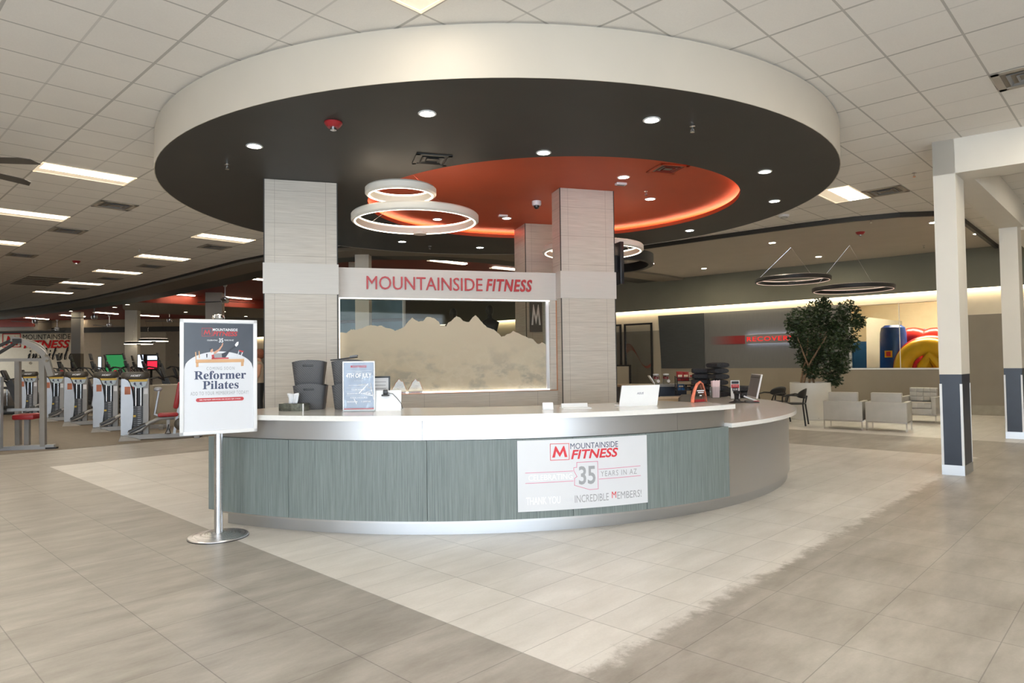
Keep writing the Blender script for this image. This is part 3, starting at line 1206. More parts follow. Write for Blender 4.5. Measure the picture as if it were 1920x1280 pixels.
def troffer(u, v, label, group, lens='lens'):
    """4 x 2 ft recessed fitting: bright lens along the near half, pale self-lit reflector along the other"""
    d = thing('ceiling_light', label, 'ceiling light', UV(u, v, ZC), YA, group)
    w, h = 1.16, .585
    b = B()
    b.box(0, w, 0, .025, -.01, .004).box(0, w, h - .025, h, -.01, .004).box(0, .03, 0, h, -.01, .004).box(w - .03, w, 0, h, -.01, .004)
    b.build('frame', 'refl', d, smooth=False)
    B().box(.03, w - .03, .025, .33, -.008, .002).build('lens', lens, d, smooth=False)
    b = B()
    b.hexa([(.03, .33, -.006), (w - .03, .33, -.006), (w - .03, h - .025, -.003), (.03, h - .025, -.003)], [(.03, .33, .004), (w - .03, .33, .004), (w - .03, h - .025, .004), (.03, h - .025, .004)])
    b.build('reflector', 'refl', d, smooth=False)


for i, v in enumerate((10.757, 14.357, 18.0, 21.6, 25.2)):
    troffer(2.169, v, f'long lit ceiling light, {ORD[i]} from the front along the far left row', 'left row ceiling lights')
for i, v in enumerate((14.357, 18.0, 21.6, 25.3, 29.0)):
    troffer(5.685, v, f'long lit ceiling light, {ORD[i]} from the laminate column in the inner row', 'inner row ceiling lights')
troffer(2.169, 3.557, 'lit ceiling light cut by the top edge above the drum canopy', 'front ceiling lights', 'dimlens')
troffer(11.545, 3.557, 'short lit ceiling light beside the right rim of the drum canopy', 'front ceiling lights')
for i, (u, v) in enumerate([(-1.347, 3.557), (-1.347, 7.157), (2.169, -.043), (5.685, -.043), (-1.347, -.043), (9.2, -.043), (2.169, -3.64), (5.685, -3.64), (12.717, -.043), (-1.347, 10.757)]):
    troffer(u, v, f'unseen lit ceiling light added over the entrance hall, {ORD[i]} of its set', 'added entrance ceiling lights')  # out-of-view fittings, added as needed to light the hall

for i, (u, v) in enumerate([(-1.347, 14.357), (-1.347, 18.0), (-1.347, 21.6), (-4.9, 10.757), (-4.9, 14.357), (-4.9, 18.0), (-4.9, 7.157), (-1.347, 25.2)]):
    troffer(u, v, f'unseen lit ceiling light added over the gym side, {ORD[i]} of its set', 'added gym side ceiling lights')  # fittings put in beyond the view to brighten the gym and its ceiling


# ---- ring pendants
def ring_pendant(p, r, h, label, body, led, group, mount, wires=3, w=.05, led_w=.012):
    d = thing('ring_pendant', label, 'pendant light', p, 0, group)
    B().lathe([(r, 0), (r - .012, .012), (r - .012, h - .012), (r, h), (r, h), (r + .0, h), (r + w * .6, h), (r + w, h - .02), (r + w, .02), (r + w * .6, 0)], 72, closed=True).build('ring', body, d)
    B().lathe([(r - .006, -.002), (r + led_w, -.002), (r + led_w, .01), (r - .006, .01)], 72, closed=True).build('led_strip', led, d)
    B().lathe([(r - .016, h - .012), (r - .016, h + .004), (r + .012, h + .004), (r + .012, h - .001), (r - .008, h - .001), (r - .008, h - .012)], 72, closed=True).build('inner_led', led, d)
    m = Vector(mount) - Vector(p)
    for k in range(wires):
        t = 2 * pi * k / wires + .5
        B().cyl((m.x, m.y, m.z - .01), (r * cos(t), r * sin(t), h), .003, n=6).build('wire', 'chrome', d)
    B().lathe([(0, 0), (.09, 0), (.09, -.03), (0, -.035)], 24, c=(m.x, m.y)).build('mount', body, d)
    for v in d.children[-1].data.vertices:
        v.co.z += m.z
    return d


ring_pendant((-1.22, 8.67, 3.30), .76, .105, 'large white ring pendant hanging over the reception desk', 'white', 'led_warm', 'white ring pendants', (-1.25, 9.3, 3.93))
ring_pendant((-1.30, 8.02, 3.49), .37, .10, 'small white ring pendant hanging just above the large ring', 'white', 'led_warm', 'white ring pendants', (-1.27, 8.45, 3.93))
ring_pendant((1.32, 10.9, 3.24), .76, .105, 'white ring pendant half hidden behind the right laminate column', 'white', 'led_warm', 'white ring pendants', (1.35, 11.2, 3.93))
pA, pB = at(1483, 463, 4.235), at(1593, 459, 4.235)
ring_pendant((pA.x + .02, pA.y, 3.38), .83, .10, 'black ring pendant over the lounge, left and higher of the two', 'black', 'led_dim', 'black lounge pendants', pA, w=.045, led_w=.006)
ring_pendant((pB.x + .05, pB.y, 3.12), .87, .10, 'black ring pendant over the lounge, right and lower of the two', 'black', 'led_dim', 'black lounge pendants', pB, w=.045, led_w=.006)
d = thing('ceiling_cloud', 'thick black rounded ceiling ring seen past the wall television', 'ceiling ring', (2.35, 14.6, 3.52))
B().lathe([(.95, 0), (.95, .2), (1.12, .2), (1.12, 0)], 48, closed=True, sx=.62).build('ring', 'black', d)
B().lathe([(0, .19), (.96, .19), (.96, .2), (0, .2)], 48, sx=.62).build('panel', 'white', d)
B().cyl((0, 0, .2), (0, 0, .8), .02).build('stem', 'black', d)

for px, py, z, lb in [(1448, 455, 4.235, 'left of the black ring pendants'), (1535, 481, 4.235, 'between the two black ring pendants'), (1320, 503, 4.235, 'over the dark wall panel'), (1215, 484, 4.235, 'beside the wall television'), (1750, 417, 4.235, 'touching the nearest white column'), (1832, 438, 4.235, 'between the two white columns')]:
    p = at(px, py, z)
    downlight('whiteplastic', .085, 'small round downlight in the lounge ceiling ' + lb, (p.x, p.y, z + .001), 'lounge downlights', 'down_lounge')

for i, (u, v) in enumerate([(16.6, 10.4), (16.4, 12.2)]):
    downlight('whiteplastic', .085, f'unseen round downlight added to brighten the lounge, {ORD[i]} of its set', UV(u, v, 4.236), 'lounge downlights', 'down_lounge')  # extra downlights kept out of sight, added for lounge brightness
# small devices under the red recess
p = at(1006, 377, 3.93)
d = thing('security_camera', 'white dome camera hanging from the red recess', 'camera', (p.x, p.y, 3.93))
B().lathe([(0, 0), (.07, 0), (.072, -.05), (.06, -.07), (0, -.07)], 24).build('housing', 'whiteplastic', d)
B().lathe([(.045, -.068), (.04, -.1), (.02, -.118), (0, -.122)], 20).build('dome', 'blackplastic', d)
for px, py, lb in [(1164, 343, 'below the downlight right of the back'), (943, 403, 'beside the downlight left of the back column')]:
    p = at(px, py, 3.93)
    d = thing('ceiling_sensor', 'small white ceiling sensor ' + lb, 'sensor', (p.x, p.y, 3.93), R(16))
    B().box(-.075, .075, -.04, .04, -.03, .002, .006).build('body', 'whiteplastic', d)
    B().box(-.05, .05, -.02, .02, -.035, -.028).build('grille', 'grey', d)
p = at(1470, 403, ZC)
d = thing('smoke_detector', 'white smoke detector at the right rim of the canopy', 'sensor', (p.x, p.y, ZC))
B().lathe([(0, 0), (.1, 0), (.09, -.04), (.03, -.055), (0, -.055)], 24).build('body', 'whiteplastic', d)
B().lathe([(.06, -.048), (.065, -.052), (.055, -.054)], 24, closed=True).build('ring', 'grey', d)

# wall television on the right kiosk column
q = KA + KX * 4.86 + KN * .1
tv = thing('television', 'black wall television seen edge-on beside the right column', 'television', (q.x, q.y, 2.92), KT)
B().box(0, .06, 0, 1.05, -.31, .31, .008).build('housing', 'blackplastic', tv)
B().box(.058, .064, .03, 1.02, -.28, .28).build('screen', 'dark', tv, smooth=False)
B().box(-.13, .02, .1, .25, -.12, .12).build('bracket', 'black', tv, smooth=False)

# ================================================================ RECEPTION DESK
DC = Vector((-.598, 10.405, 0))
ZT, ZL = 1.047, .86


def ang(px, r=4.52):
    k = ray(px, 700)
    t = Vector((k.x, k.y)).normalized()
    c = DC.to_2d()
    bq = t.dot(c)
    s = bq - sqrt(bq * bq - (c.dot(c) - r * r))
    p = t * s - c
    return math.degrees(atan2(p.y, p.x))


A0, A1, A2 = -120.8, ang(1363), 25.0
desk = thing('reception_desk', 'curved reception desk with reeded green-grey panels and steel bands', 'desk', DC)
B().arc((0, 0), 3.95, 4.43, 0, .14, A0 + 2, A2, 110).build('kick_plate', 'steelkick', desk)
B().arc((0, 0), 3.9, 4.46, .10, ZT - .05, A0 + .4, A1, 80).build('carcass', 'steel', desk)
B().arc((0, 0), 3.9, 4.46, .10, ZL - .045, A1, A2, 80).build('side_panel', 'steel', desk)
bnd = [392, 541, 799, 1071, 1208, 1363]
for a, c in zip(bnd, bnd[1:]):
    B().arc((0, 0), 4.455, 4.525, .135, .826, ang(a) + .03, ang(c) - .03, 24).build('reeded_panel', 'fluted', desk)
bnd = [None, 790, 1271, 1359]
for a, c in zip(bnd, bnd[1:]):
    B().arc((0, 0), 4.455, 4.50, .83, ZT - .045, (ang(a) if a else A0 + .6) + .02, ang(c) - .02, 30).build('steel_band', 'steel', desk)
# inner work surface behind the raised front
B().arc((0, 0), 3.0, 3.9, .70, .73, A0 + 6, A1 - 4, 40).build('work_surface', 'wood', desk)
ct = thing('transaction_counter', 'raised white counter top along the front of the desk', 'counter top', DC + Vector((0, 0, ZT - .045)))
B().arc((0, 0), 3.52, 4.56, 0, .045, A0 - .6, ang(1371), 90).build('top', 'quartz', ct)
cl = thing('service_counter', 'lower white counter top curving round the right of the desk', 'counter top', DC + Vector((0, 0, ZL - .044)))
B().arc((0, 0), 3.55, 4.56, 0, .044, A1 + .1, A2 + 1, 100).build('top', 'quartz', cl)

# white banner on the desk front
PR = 4.531
b0, b1 = ang(967.5), ang(1208.5)
bz0, bz1 = .199, .814
bw = R(b1 - b0) * PR
bn = thing('banner', 'white anniversary banner fixed to the reeded desk front', 'sign', DC + Vector((0, 0, bz0)))
bmid = R((b0 + b1) / 2)


def wrapb(p):
    """flat (x along the arc, y up, z outwards) on to the desk's curve"""
    t = bmid + p.x / PR
    r = PR + .004 + p.z
    return Vector((r * cos(t), r * sin(t), p.y))


B().arc((0, 0), PR - .003, PR + .004, 0, bz1 - bz0, b0, b1, 20).build('sheet', 'sheet', bn)
I4 = Matrix.Identity(4)


def bxy(px, py):
    """pixel of the photograph on the banner -> its flat coordinates"""
    a = R(ang(px, PR))
    p = DC + Vector((PR * cos(a), PR * sin(a), 0))
    k = ray(px, py)
    return ((a - bmid) * PR, H + k.z * p.y / k.y - bz0)


def btext(nm, s, mat, x0, x1, y0, y1, **k):
    xm = (x0 + x1) / 2
    a, c = bxy(x0, (y0 + y1) / 2), bxy(x1, (y0 + y1) / 2)
    t, u = bxy(xm, y0)[1], bxy(xm, y1)[1]
    return text(nm, s, mat, bn, Matrix.Translation(((a[0] + c[0]) / 2, (t + u) / 2, 0)), c[0] - a[0], t - u, wrap=wrapb, **k)


# rows in the banner's own frame: y heights measured at the middle of each word
btext('lettering', 'MOUNTAINSIDE', 'ink_navy', 1067, 1156, 828.8, 839.6)
btext('lettering', 'FITNESS', 'ink_red', 1068, 1156, 841, 858.5, shear=.22, bold=.025)
btext('lettering', 'CELEBRATING', 'ink_white', 988, 1070, 889, 899.5)
btext('lettering', 'YEARS IN AZ', 'ink_grey', 1123, 1190, 880.5, 890.5, space=1.25)
btext('numerals', '35', 'ink_grey', 1082, 1113, 873, 907.5, bold=.02)
btext('lettering', 'THANK YOU', 'ink_white', 983, 1047, 931, 945)
btext('lettering', 'TO OUR', 'ink_pale', 1056, 1070, 933, 939)
btext('lettering', 'INCREDIBLE', 'ink_grey', 1074, 1137, 926, 940)
btext('lettering', 'M', 'ink_red', 1143, 1151, 921, 933, bold=.0)
btext('lettering', 'EMBERS!', 'ink_grey', 1153, 1198, 919.5, 933)


def bstroke(nm, mat, pix, w=.004, closed=True):
    pts = [bxy(*p) for p in pix]
    if len(pts) == 2:
        (x0, y0), (x1, y1) = pts
        pts = [(x0 + (x1 - x0) * i / 8, y0 + (y1 - y0) * i / 8) for i in range(9)]
        closed = False
    b = B()
    b.stroke(pts, w, .0008, closed)
    wrapbuild(b, wrapb, I4).build(nm, mat, bn, smooth=False)


q = [bxy(1029.5, 832), bxy(1064.5, 831), bxy(1064.5, 861), bxy(1029.5, 862.5)]
b = B()
b.stroke(q, .005, .0008)
x0, x1, y0, y1 = q[0][0] + .016, q[1][0] - .016, q[3][1] + .022, q[0][1] - .022
mp = [(x0 + (x1 - x0) * x, y0 + (y1 - y0) * y) for x, y in MPOLY]
b.hexa([(x, y, 0) for x, y in mp], [(x, y, .0008) for x, y in mp])
wrapbuild(b, wrapb, I4).build('emblem', 'ink_red', bn, smooth=False)
k = lambda x, y: (940 + x / 6.4, 790 + y / 6.4)
bstroke('state_outline', 'ink_pink', [k(*p) for p in [(887, 490), (1136, 477), (1138, 806), (1035, 816), (855, 764), (858, 680), (887, 660), (850, 590), (850, 553), (885, 549)]])
for p0, p1 in (((272, 618), (838, 592)), ((272, 742), (842, 712)), ((1148, 572), (1643, 530)), ((1150, 690), (1645, 647))):
    bstroke('rule', 'ink_pink', [k(*p0), k(*p1)])

# ================================================================ ON THE COUNTER
def rr_loft(b, rings, n=6):
    """stack of rounded rectangles (cx, cy, hw, hd, z, radius[, arch])"""
    L = []
    for ring in rings:
        cx, cy, hw, hd, z, rad = ring[:6]
        arch = ring[6] if len(ring) > 6 else 0
        row = []
        for sx, sy, a0 in ((1, 1, 0), (-1, 1, 90), (-1, -1, 180), (1, -1, 270)):
            for i in range(n + 1):
                t = R(a0 + 90 * i / n)
                x, y = sx * (hw - rad) + rad * cos(t), sy * (hd - rad) + rad * sin(t)
                row.append(b.v((cx + x, cy + y, z)))
            if arch:      # extra points along the long sides so the rim can rise
                x0, y0 = row[-1].co.x, row[-1].co.y
        if arch:
            for v in row:
                pass
        L.append(row)
    for p, q in zip(L, L[1:]):
        m = len(p)
        for i in range(m):
            b.f([p[i], p[(i + 1) % m], q[(i + 1) % m], q[i]])
    return L


def basket_mesh():
    """tapered woven basket, rim arched up in the middle of the long sides, hollow"""
    b = B()
    n = 48
    rows = []
    for hw, hd, z, arch in ((.0, .0, .0, 0), (.135, .10, 0, 0), (.14, .105, .01, 0), (.165, .13, .23, .0), (.168, .133, .236, .022), (.160, .125, .236, .022), (.135, .10, .02, 0), (0, 0, .02, 0)):
        row = []
        for i in range(n):
            t = 2 * pi * i / n
            c, s_ = cos(t), sin(t)
            e = .42
            x = hw * (abs(c) ** e) * (1 if c >= 0 else -1)
            y = hd * (abs(s_) ** e) * (1 if s_ >= 0 else -1)
            a = arch * (1 - (x / hw) ** 2) * 1.2 if hw else 0
            row.append(b.v((x, y, z + a)))
        rows.append(row)
    for p, q in zip(rows, rows[1:]):
        for i in range(n):
            b.f([p[i], p[(i + 1) % n], q[(i + 1) % n], q[i]])
    bmesh.ops.remove_doubles(b.bm, verts=b.bm.verts, dist=1e-5)
    return b


def basket_material():
    t = NT('woven_grey_plastic')
    sp = t.node('ShaderNodeSeparateXYZ')
    t.lk(t.pos(), sp.inputs[0])
    z = t.m_('MULTIPLY', sp.outputs[2], 1)
    x = t.m_('ADD', sp.outputs[0], sp.outputs[1])
    a = t.m_('PINGPONG', t.m_('ADD', x, z), .011)
    c = t.m_('PINGPONG', t.m_('SUBTRACT', x, z), .011)
    w = t.m_('MULTIPLY', t.m_('ADD', a, c), 50)
    t.lk(t.mix(w, (.05, .05, .053), (.115, .115, .12)), t.p.inputs['Base Color'])
    t.p.inputs['Roughness'].default_value = .5
    t.bump(w, .5, .004)
    return t.m


M['woven'] = basket_material()
bp = at(576, 769, ZT)
bp2 = at(630, 769, ZT)
bdir = atan2(.12, 1)
bk = thing('storage_basket', 'grey woven basket, lower left of the four on the desk', 'basket', (bp.x - .02, bp.y + .19, ZT), bdir, 'grey woven baskets')
basket_mesh().build('body', 'woven', bk)
B().box(-.052, .052, -.131, -.12, .195, .214, .004).build('handle_slot', 'dark', bk)
dup(bk, (bp.x - .03, bp.y + .19, ZT + .238), bdir + .03, 'grey woven basket, upper left of the four on the desk')
dup(bk, (bp2.x + .085, bp2.y + .2, ZT), bdir - .02, 'grey woven basket, lower right of the four, behind the holiday sign')
dup(bk, (bp2.x + .08, bp2.y + .2, ZT + .238), bdir, 'grey woven basket, upper right of the four, behind the holiday sign')
d = thing('clipboard', 'dark flat tray lying across the top of the right baskets', 'tray', (bp2.x - .0, bp2.y + .25, ZT + .238 + .262), bdir)
B(Matrix.Rotation(R(-6), 4, 'Y')).box(-.11, .15, -.06, .09, 0, .012, .003).build('board', 'dark', d)
B(Matrix.Rotation(R(-6), 4, 'Y')).box(.08, .16, -.03, .03, .012, .03, .004).build('clip', 'grey', d)

p = at(548, 770.5, ZT)
tb = thing('tissue_box', 'dark printed tissue box with a white tissue pulled up', 'tissue box', (p.x, p.y + .06, ZT), R(-14))
B().box(-.135, .135, -.06, .06, 0, .072, .004).build('box', 'tissuebox', tb)
B().box(.128, .1365, -.0615, -.05, 0, .072).build('box_edge', 'paper', tb, smooth=False)
b = B()
n, rows = 24, []
for j in range(7):
    f = j / 6
    row = []
    for i in range(n + 1):
        s_ = i / n
        x = (s_ - .5) * (.09 + .06 * f) - .0 + .01 * f
        y = .012 * sin(s_ * 15 + f * 2) * (1 + f) + .006 * cos(s_ * 31)
        z = .07 + f * (.108 + .012 * sin(s_ * 9) - .012 * abs(s_ - .55) * 4)
        row.append(b.v((x - .02, y, z)))
    rows.append(row)
for a, c in zip(rows, rows[1:]):
    for i in range(n):
        b.f([a[i], a[i + 1], c[i + 1], c[i]])
b.build('tissue', 'tissue', tb)
tb.children[-1].modifiers.new('thick', 'SOLIDIFY').thickness = .0015

# acrylic holder with the holiday hours
p = at(673, 771, ZT)
sh = thing('sign_holder', 'upright acrylic sign holder showing the holiday opening hours', 'sign', (p.x, p.y, ZT), R(3))
W_, H_ = .305, .478
t = NT('holiday_print')
f1 = t.noise(t.pos((2.2, 1, 1.4)), 3.2, 5, .6)
f2 = t.noise(t.pos((5, 1, 2)), 4.2, 3)
c = t.mix(t.ramp(f1, .40, .62), (.045, .07, .15), (.15, .20, .33))
c = t.mix(t.ramp(f2, .60, .66, 0, .7), c, (.36, .43, .55))
t.lk(c, t.p.inputs['Base Color'])
t.p.inputs['Roughness'].default_value = .3
M['holiday'] = t.m
B().box(-W_ / 2 + .012, W_ / 2 - .012, .004, .006, .025, H_ - .012).build('print', 'holiday', sh, smooth=False)
B().box(-W_ / 2 + .012, W_ / 2 - .012, .0035, .0042, .018, .03).build('print_edge', 'ink_red', sh, smooth=False)
B().box(-W_ / 2, W_ / 2, 0, .003, .012, H_).build('acrylic_front', 'acrylic', sh, smooth=False)
B().box(-W_ / 2, W_ / 2, -.05, .03, 0, .006).build('foot', 'acrylic', sh, smooth=False)
b = B()
for x0, x1, z0, z1 in ((-W_ / 2, W_ / 2, H_ - .012, H_), (-W_ / 2, W_ / 2, .006, .016), (-W_ / 2, -W_ / 2 + .01, 0, H_), (W_ / 2 - .01, W_ / 2, 0, H_)):
    b.box(x0, x1, -.001, .007, z0, z1)
b.build('edge', 'whiteplastic', sh, smooth=False)
b = B()
b.tube([(-.02, .0, .07), (-.045, 0, .12)], .005, 6)
for q in ([(-.005, .25), (.09, .265), (.0, .17)], [(.06, .255), (.125, .2), (.03, .165), (.13, .15)], [(.11, .27), (.14, .11)]):
    b.tube([(x, -.0005, z) for x, z in q], .006, 6, flat=.2)
b.build('firework_print', 'ink_white', sh, smooth=False)


def stext(s, mat, z, w, h, x=0., **k):
    text('lettering', s, mat, sh, place_xz(x, -.0012, z), w, h, **k)


stext('MOUNTAINSIDE', 'ink_red', .428, .15, .022, bold=.004)
stext('HAPPY', 'ink_white', .377, .06, .008)
stext('4TH OF JULY', 'ink_white', .335, .24, .055, bold=.02)
stext('* * * * *', 'ink_white', .292, .08, .008)
stext('SATURDAY, JULY 4TH', 'ink_white', .246, .19, .014, bold=.004)
stext('CLUB HOURS', 'ink_white', .208, .13, .016, x=-.005, bold=.02)
stext('8:00AM - 8:00PM', 'ink_white', .17, .22, .016, bold=.006)
stext('KIDS HOURS', 'ink_white', .131, .16, .016, bold=.006)
stext('8:00AM - 1:00PM', 'ink_white', .093, .22, .016, bold=.006)
for z in (.386, .365, .225, .19, .15):
    B().box(-.12, .12, -.0012, -.0004, z, z + .0016).build('rule', 'ink_white', sh, smooth=False)


def lid(d, w, h, tilt, mat='whiteplastic', skew=0.):
    m = Matrix.Rotation(R(tilt), 4, 'X')
    B(m).hexa([(-w / 2, 0, 0), (w / 2, 0, 0), (w / 2, .012, 0), (-w / 2, .012, 0)], [(-w / 2 + skew, 0, h), (w / 2 + skew, 0, h), (w / 2 + skew, .012, h), (-w / 2 + skew, .012, h)]).build('lid', mat, d, smooth=False)
    B(m).box(-w / 2 + .012 + skew * .5, w / 2 - .012, .012, .0135, .012, h - .012).build('screen', 'dark', d, smooth=False)
    B().box(-w / 2, w / 2, .01, .12, 0, .014, .004).build('keyboard_base', mat, d)
    return m


p = at(697, 771.5, ZT)
lp = thing('laptop', 'plain white laptop with its back to us behind the holiday sign', 'laptop', (p.x - .01, p.y + .08, ZT), R(4))
lid(lp, .545, .196, -7)
p = at(1199, 761.5, ZT)
lp2 = thing('laptop', 'white laptop with a maker\'s logo on its back near the right column', 'laptop', (p.x, p.y + .06, ZT), R(16))
m = lid(lp2, .415, .205, -6, skew=.045)
text('logo', 'ASUS', 'ink_navy', lp2, m @ place_xz(.03, -.0008, .125), .075, .021, shear=.3, bold=.0)
p = atd(724, 742, 6.55)
wc = thing('webcam', 'small black webcam clipped on the plain white laptop', 'camera', (p.x, p.y - .04, p.z - .0))
B().box(-.035, .035, -.02, .03, 0, .016, .004).build('base', 'blackplastic', wc)
B().box(-.02, .022, -.015, .012, .016, .062, .006).build('body', 'blackplastic', wc)
B().tube([(.02, .0, .03), (.07, .0, .022), (.11, .0, -.02), (.15, .0, -.07), (.165, 0, -.125)], .003, 6).build('cord', 'blackplastic', wc)
p = atd(713, 735, 6.95)
fr = thing('picture_frame', 'black framed certificate standing behind the white laptop', 'picture frame', (p.x, p.y, ZT), R(5))
z1 = 1.37 - ZT
b = B()
b.box(-.1, .1, 0, .02, z1 - .016, z1).box(-.1, .1, 0, .02, 0, .016).box(-.1, -.084, 0, .02, 0, z1).box(.084, .1, 0, .02, 0, z1)
b.build('frame', 'blackplastic', fr, smooth=False)
B().box(-.085, .085, .006, .012, .015, z1 - .015).build('certificate', 'paper', fr, smooth=False)
b = B()
for k in range(7):
    b.box(-.06 + .004 * (k % 3), .06 - .006 * (k % 2), .004, .0062, z1 - .06 - .034 * k, z1 - .054 - .034 * k)
b.build('print', 'ink_grey', fr, smooth=False)
for px, lb in ((748, 'left of two on the window sill'), (779, 'right of two on the window sill')):
    a = kpt(px, 741, .21)
    q = KA + KX * a.x + KN * .21
    aw = thing('award', 'clear acrylic mountain award with copper edges, ' + lb, 'award', (q.x, q.y, gz0), KT, 'acrylic mountain awards')
    out = [(-.085, 0), (-.1, .05), (-.06, .11), (-.045, .15), (-.03, .16), (.0, .2), (.03, .165), (.06, .16), (.075, .11), (.1, .05), (.085, 0)]
    B().slabxz(out, -.012, .012).build('plaque', 'acrylic', aw, smooth=False)
    B().tube([(x, -.012, z) for x, z in out[1:-1]], .003, 6).build('edge', 'copper', aw)
    B().box(-.09, .09, -.02, .02, 0, .03).build('base', 'paper', aw, smooth=False)
    text('lettering', 'MOUNTAINSIDE', 'ink_red', aw, place_xz(0, -.021, .016), .11, .013)
    b = B()
    b.box(-.04, .04, -.0135, -.0125, .1, .106).box(-.03, .03, -.0135, -.0125, .085, .09).box(-.012, .012, -.0135, -.0125, .065, .072)
    b.build('engraving', 'ink_white', aw, smooth=False)
p = at(1028, 767.5, ZT)
ch = thing('card_holder', 'small white card stand alone on the counter front', 'card stand', (p.x, p.y, ZT), R(8))
B().hexa([(-.05, 0, 0), (.05, 0, 0), (.05, .05, 0), (-.05, .05, 0)], [(-.05, .02, .064), (.05, .02, .064), (.05, .026, .064), (-.05, .026, .064)]).build('card', 'paper', ch, smooth=False)
B().box(-.042, .042, -.001, .052, 0, .004).build('foot', 'acrylic', ch, smooth=False)
p = at(1083, 766, ZT)
tr = thing('tray', 'low white tray lying on the counter beside the card stand', 'tray', (p.x, p.y, ZT), R(10))
B().box(-.14, .14, 0, .16, 0, .008, .002).build('base', 'whiteplastic', tr)
B().hexa([(-.13, .10, .008), (.13, .10, .008), (.13, .15, .008), (-.13, .15, .008)], [(-.125, .13, .045), (.135, .13, .045), (.135, .15, .04), (-.125, .15, .04)]).build('lip', 'whiteplastic', tr, smooth=False)

p = at(1313, 754, ZT)
ar = thing('award', 'arched acrylic award with a glittering coral edge on the counter', 'award', (p.x, p.y + .02, ZT), R(32))
out = [(-.11, 0), (-.1, .06), (-.075, .13), (-.035, .19), (.01, .215), (.05, .19), (.08, .12), (.1, .05), (.105, 0)]
B().slabxz(out, -.01, .01).build('plaque', 'acrylic', ar, smooth=False)
B().tube([(x, 0, z) for x, z in out], [.018, .018, .016, .015, .013, .01, .009, .008, .008], 8).build('edge', 'coral', ar)
b = B()
b.box(-.05, .06, -.0125, -.0105, .118, .128).box(-.035, .05, -.0125, -.0105, .1, .108).box(-.012, .018, -.0125, -.0105, .066, .076)
b.build('engraving', 'ink_white', ar, smooth=False)
B().box(-.07, .07, -.006, .008, .004, .03).build('base_print', 'ink_red', ar, smooth=False)

# pink card strips in a clear holder
p = atd(1341, 743.5, 8.0)
pk = thing('wristband_holder', 'clear holder full of upright pink strips', 'holder', (p.x, p.y, ZT), R(10))
for k in range(9):
    x = -.045 + .011 * k
    B().hexa([(x * .8, -.02, .004), (x * .8 + .0085, -.02, .004), (x * .8 + .0085, .01, .004), (x * .8, .01, .004)], [(x + .0, -.025, .2 + .004 * (k % 3)), (x + .0095, -.025, .2 + .004 * (k % 3)), (x + .0095, .015, .2), (x, .015, .2)]).build('strip', 'pink', pk, smooth=False)
b = B()
b.box(-.052, .052, -.032, -.029, 0, .13).box(-.052, .052, .027, .03, 0, .13).box(-.052, -.049, -.03, .03, 0, .13).box(.049, .052, -.03, .03, 0, .13)
b.build('holder', 'acrylic', pk, smooth=False)

# ---- on the lower counter
p = at(1379, 748, ZL)
ps = thing('price_sign', 'narrow red and white price card in a clear stand', 'sign', (p.x, p.y, ZL), R(8))
B().box(-.075, .075, 0, .004, .01, .30).build('card', 'paper', ps, smooth=False)
B().box(-.06, .06, -.001, 0, .245, .285).build('card_header', 'slate', ps, smooth=False)
B().box(-.065, .065, -.001, 0, .175, .235).build('card_band', 'ink_red', ps, smooth=False)
B().box(-.05, .05, -.002, -.001, .125, .185).build('price_panel', 'slate', ps, smooth=False)
text('price', '$1.00', 'ink_white', ps, place_xz(0, -.0022, .155), .07, .028, bold=.02)
text('lettering', 'TOWEL SERVICE', 'ink_white', ps, place_xz(0, -.0014, .212), .1, .016)
B().box(-.08, .08, -.04, .05, 0, .01).build('foot', 'acrylic', ps, smooth=False)
p = at(1384, 755, ZL)
sc = thing('barcode_scanner', 'black handheld scanner standing in its cradle', 'scanner', (p.x, p.y + .05, ZL), R(20))
B().lathe([(0, 0), (.12, 0), (.11, .012), (.05, .03), (.04, .05), (0, .05)], 24, sx=1.15, sy=.7).build('cradle', 'blackplastic', sc)
b = B()
b.tube([(0, .01, .04), (-.005, .0, .09), (-.012, -.01, .135)], [.032, .034, .04], 12)
b.build('grip', 'blackplastic', sc)
B().box(-.05, .03, -.06, .03, .13, .175, .015).build('head', 'blackplastic', sc)
d = thing('card_tray', 'black card reader with a red tag beside the scanner', 'card reader', (p.x + .2, p.y + .0, ZL), R(-10))
B().hexa([(-.1, -.06, 0), (.1, -.06, 0), (.1, .06, 0), (-.1, .06, 0)], [(-.09, -.055, .018), (.09, -.055, .012), (.09, .055, .02), (-.09, .055, .035)]).build('body', 'blackplastic', d, smooth=False)
B().box(.03, .1, -.03, .04, .02, .028).build('tag', 'letter_red', d, smooth=False)
p = at(1409, 754.5, ZL)
im = thing('monitor', 'thin white all-in-one computer seen from its edge', 'computer', (p.x + .03, p.y + .06, ZL), R(0))
mm = Matrix.Translation((.035, 0, .06)) @ Matrix.Rotation(R(85), 4, 'Z') @ Matrix.Rotation(R(13), 4, 'X')
B(mm).box(-.14, .40, -.012, .012, 0, .36, .004).build('casing', 'whiteplastic', im)
B(mm).box(-.125, .385, .0122, .0135, .02, .345).build('screen', 'grey', im, smooth=False)
B(mm).box(-.125, .385, .0136, .014, .30, .312).build('screen_bar', 'dark', im, smooth=False)
B().hexa([(-.10, -.09, 0), (.09, -.05, 0), (.11, .08, 0), (-.06, .1, 0)], [(-.08, -.07, .012), (.08, -.04, .012), (.1, .06, .012), (-.05, .08, .012)]).build('foot', 'whiteplastic', im, smooth=False)
B().bar((-.1, .06, .09), (.07, .0, .02), .06, .02).build('stand_arm', 'whiteplastic', im, smooth=False)


sgnp = lambda v: .05 + .05 * math.copysign(abs(v) ** .5, v)


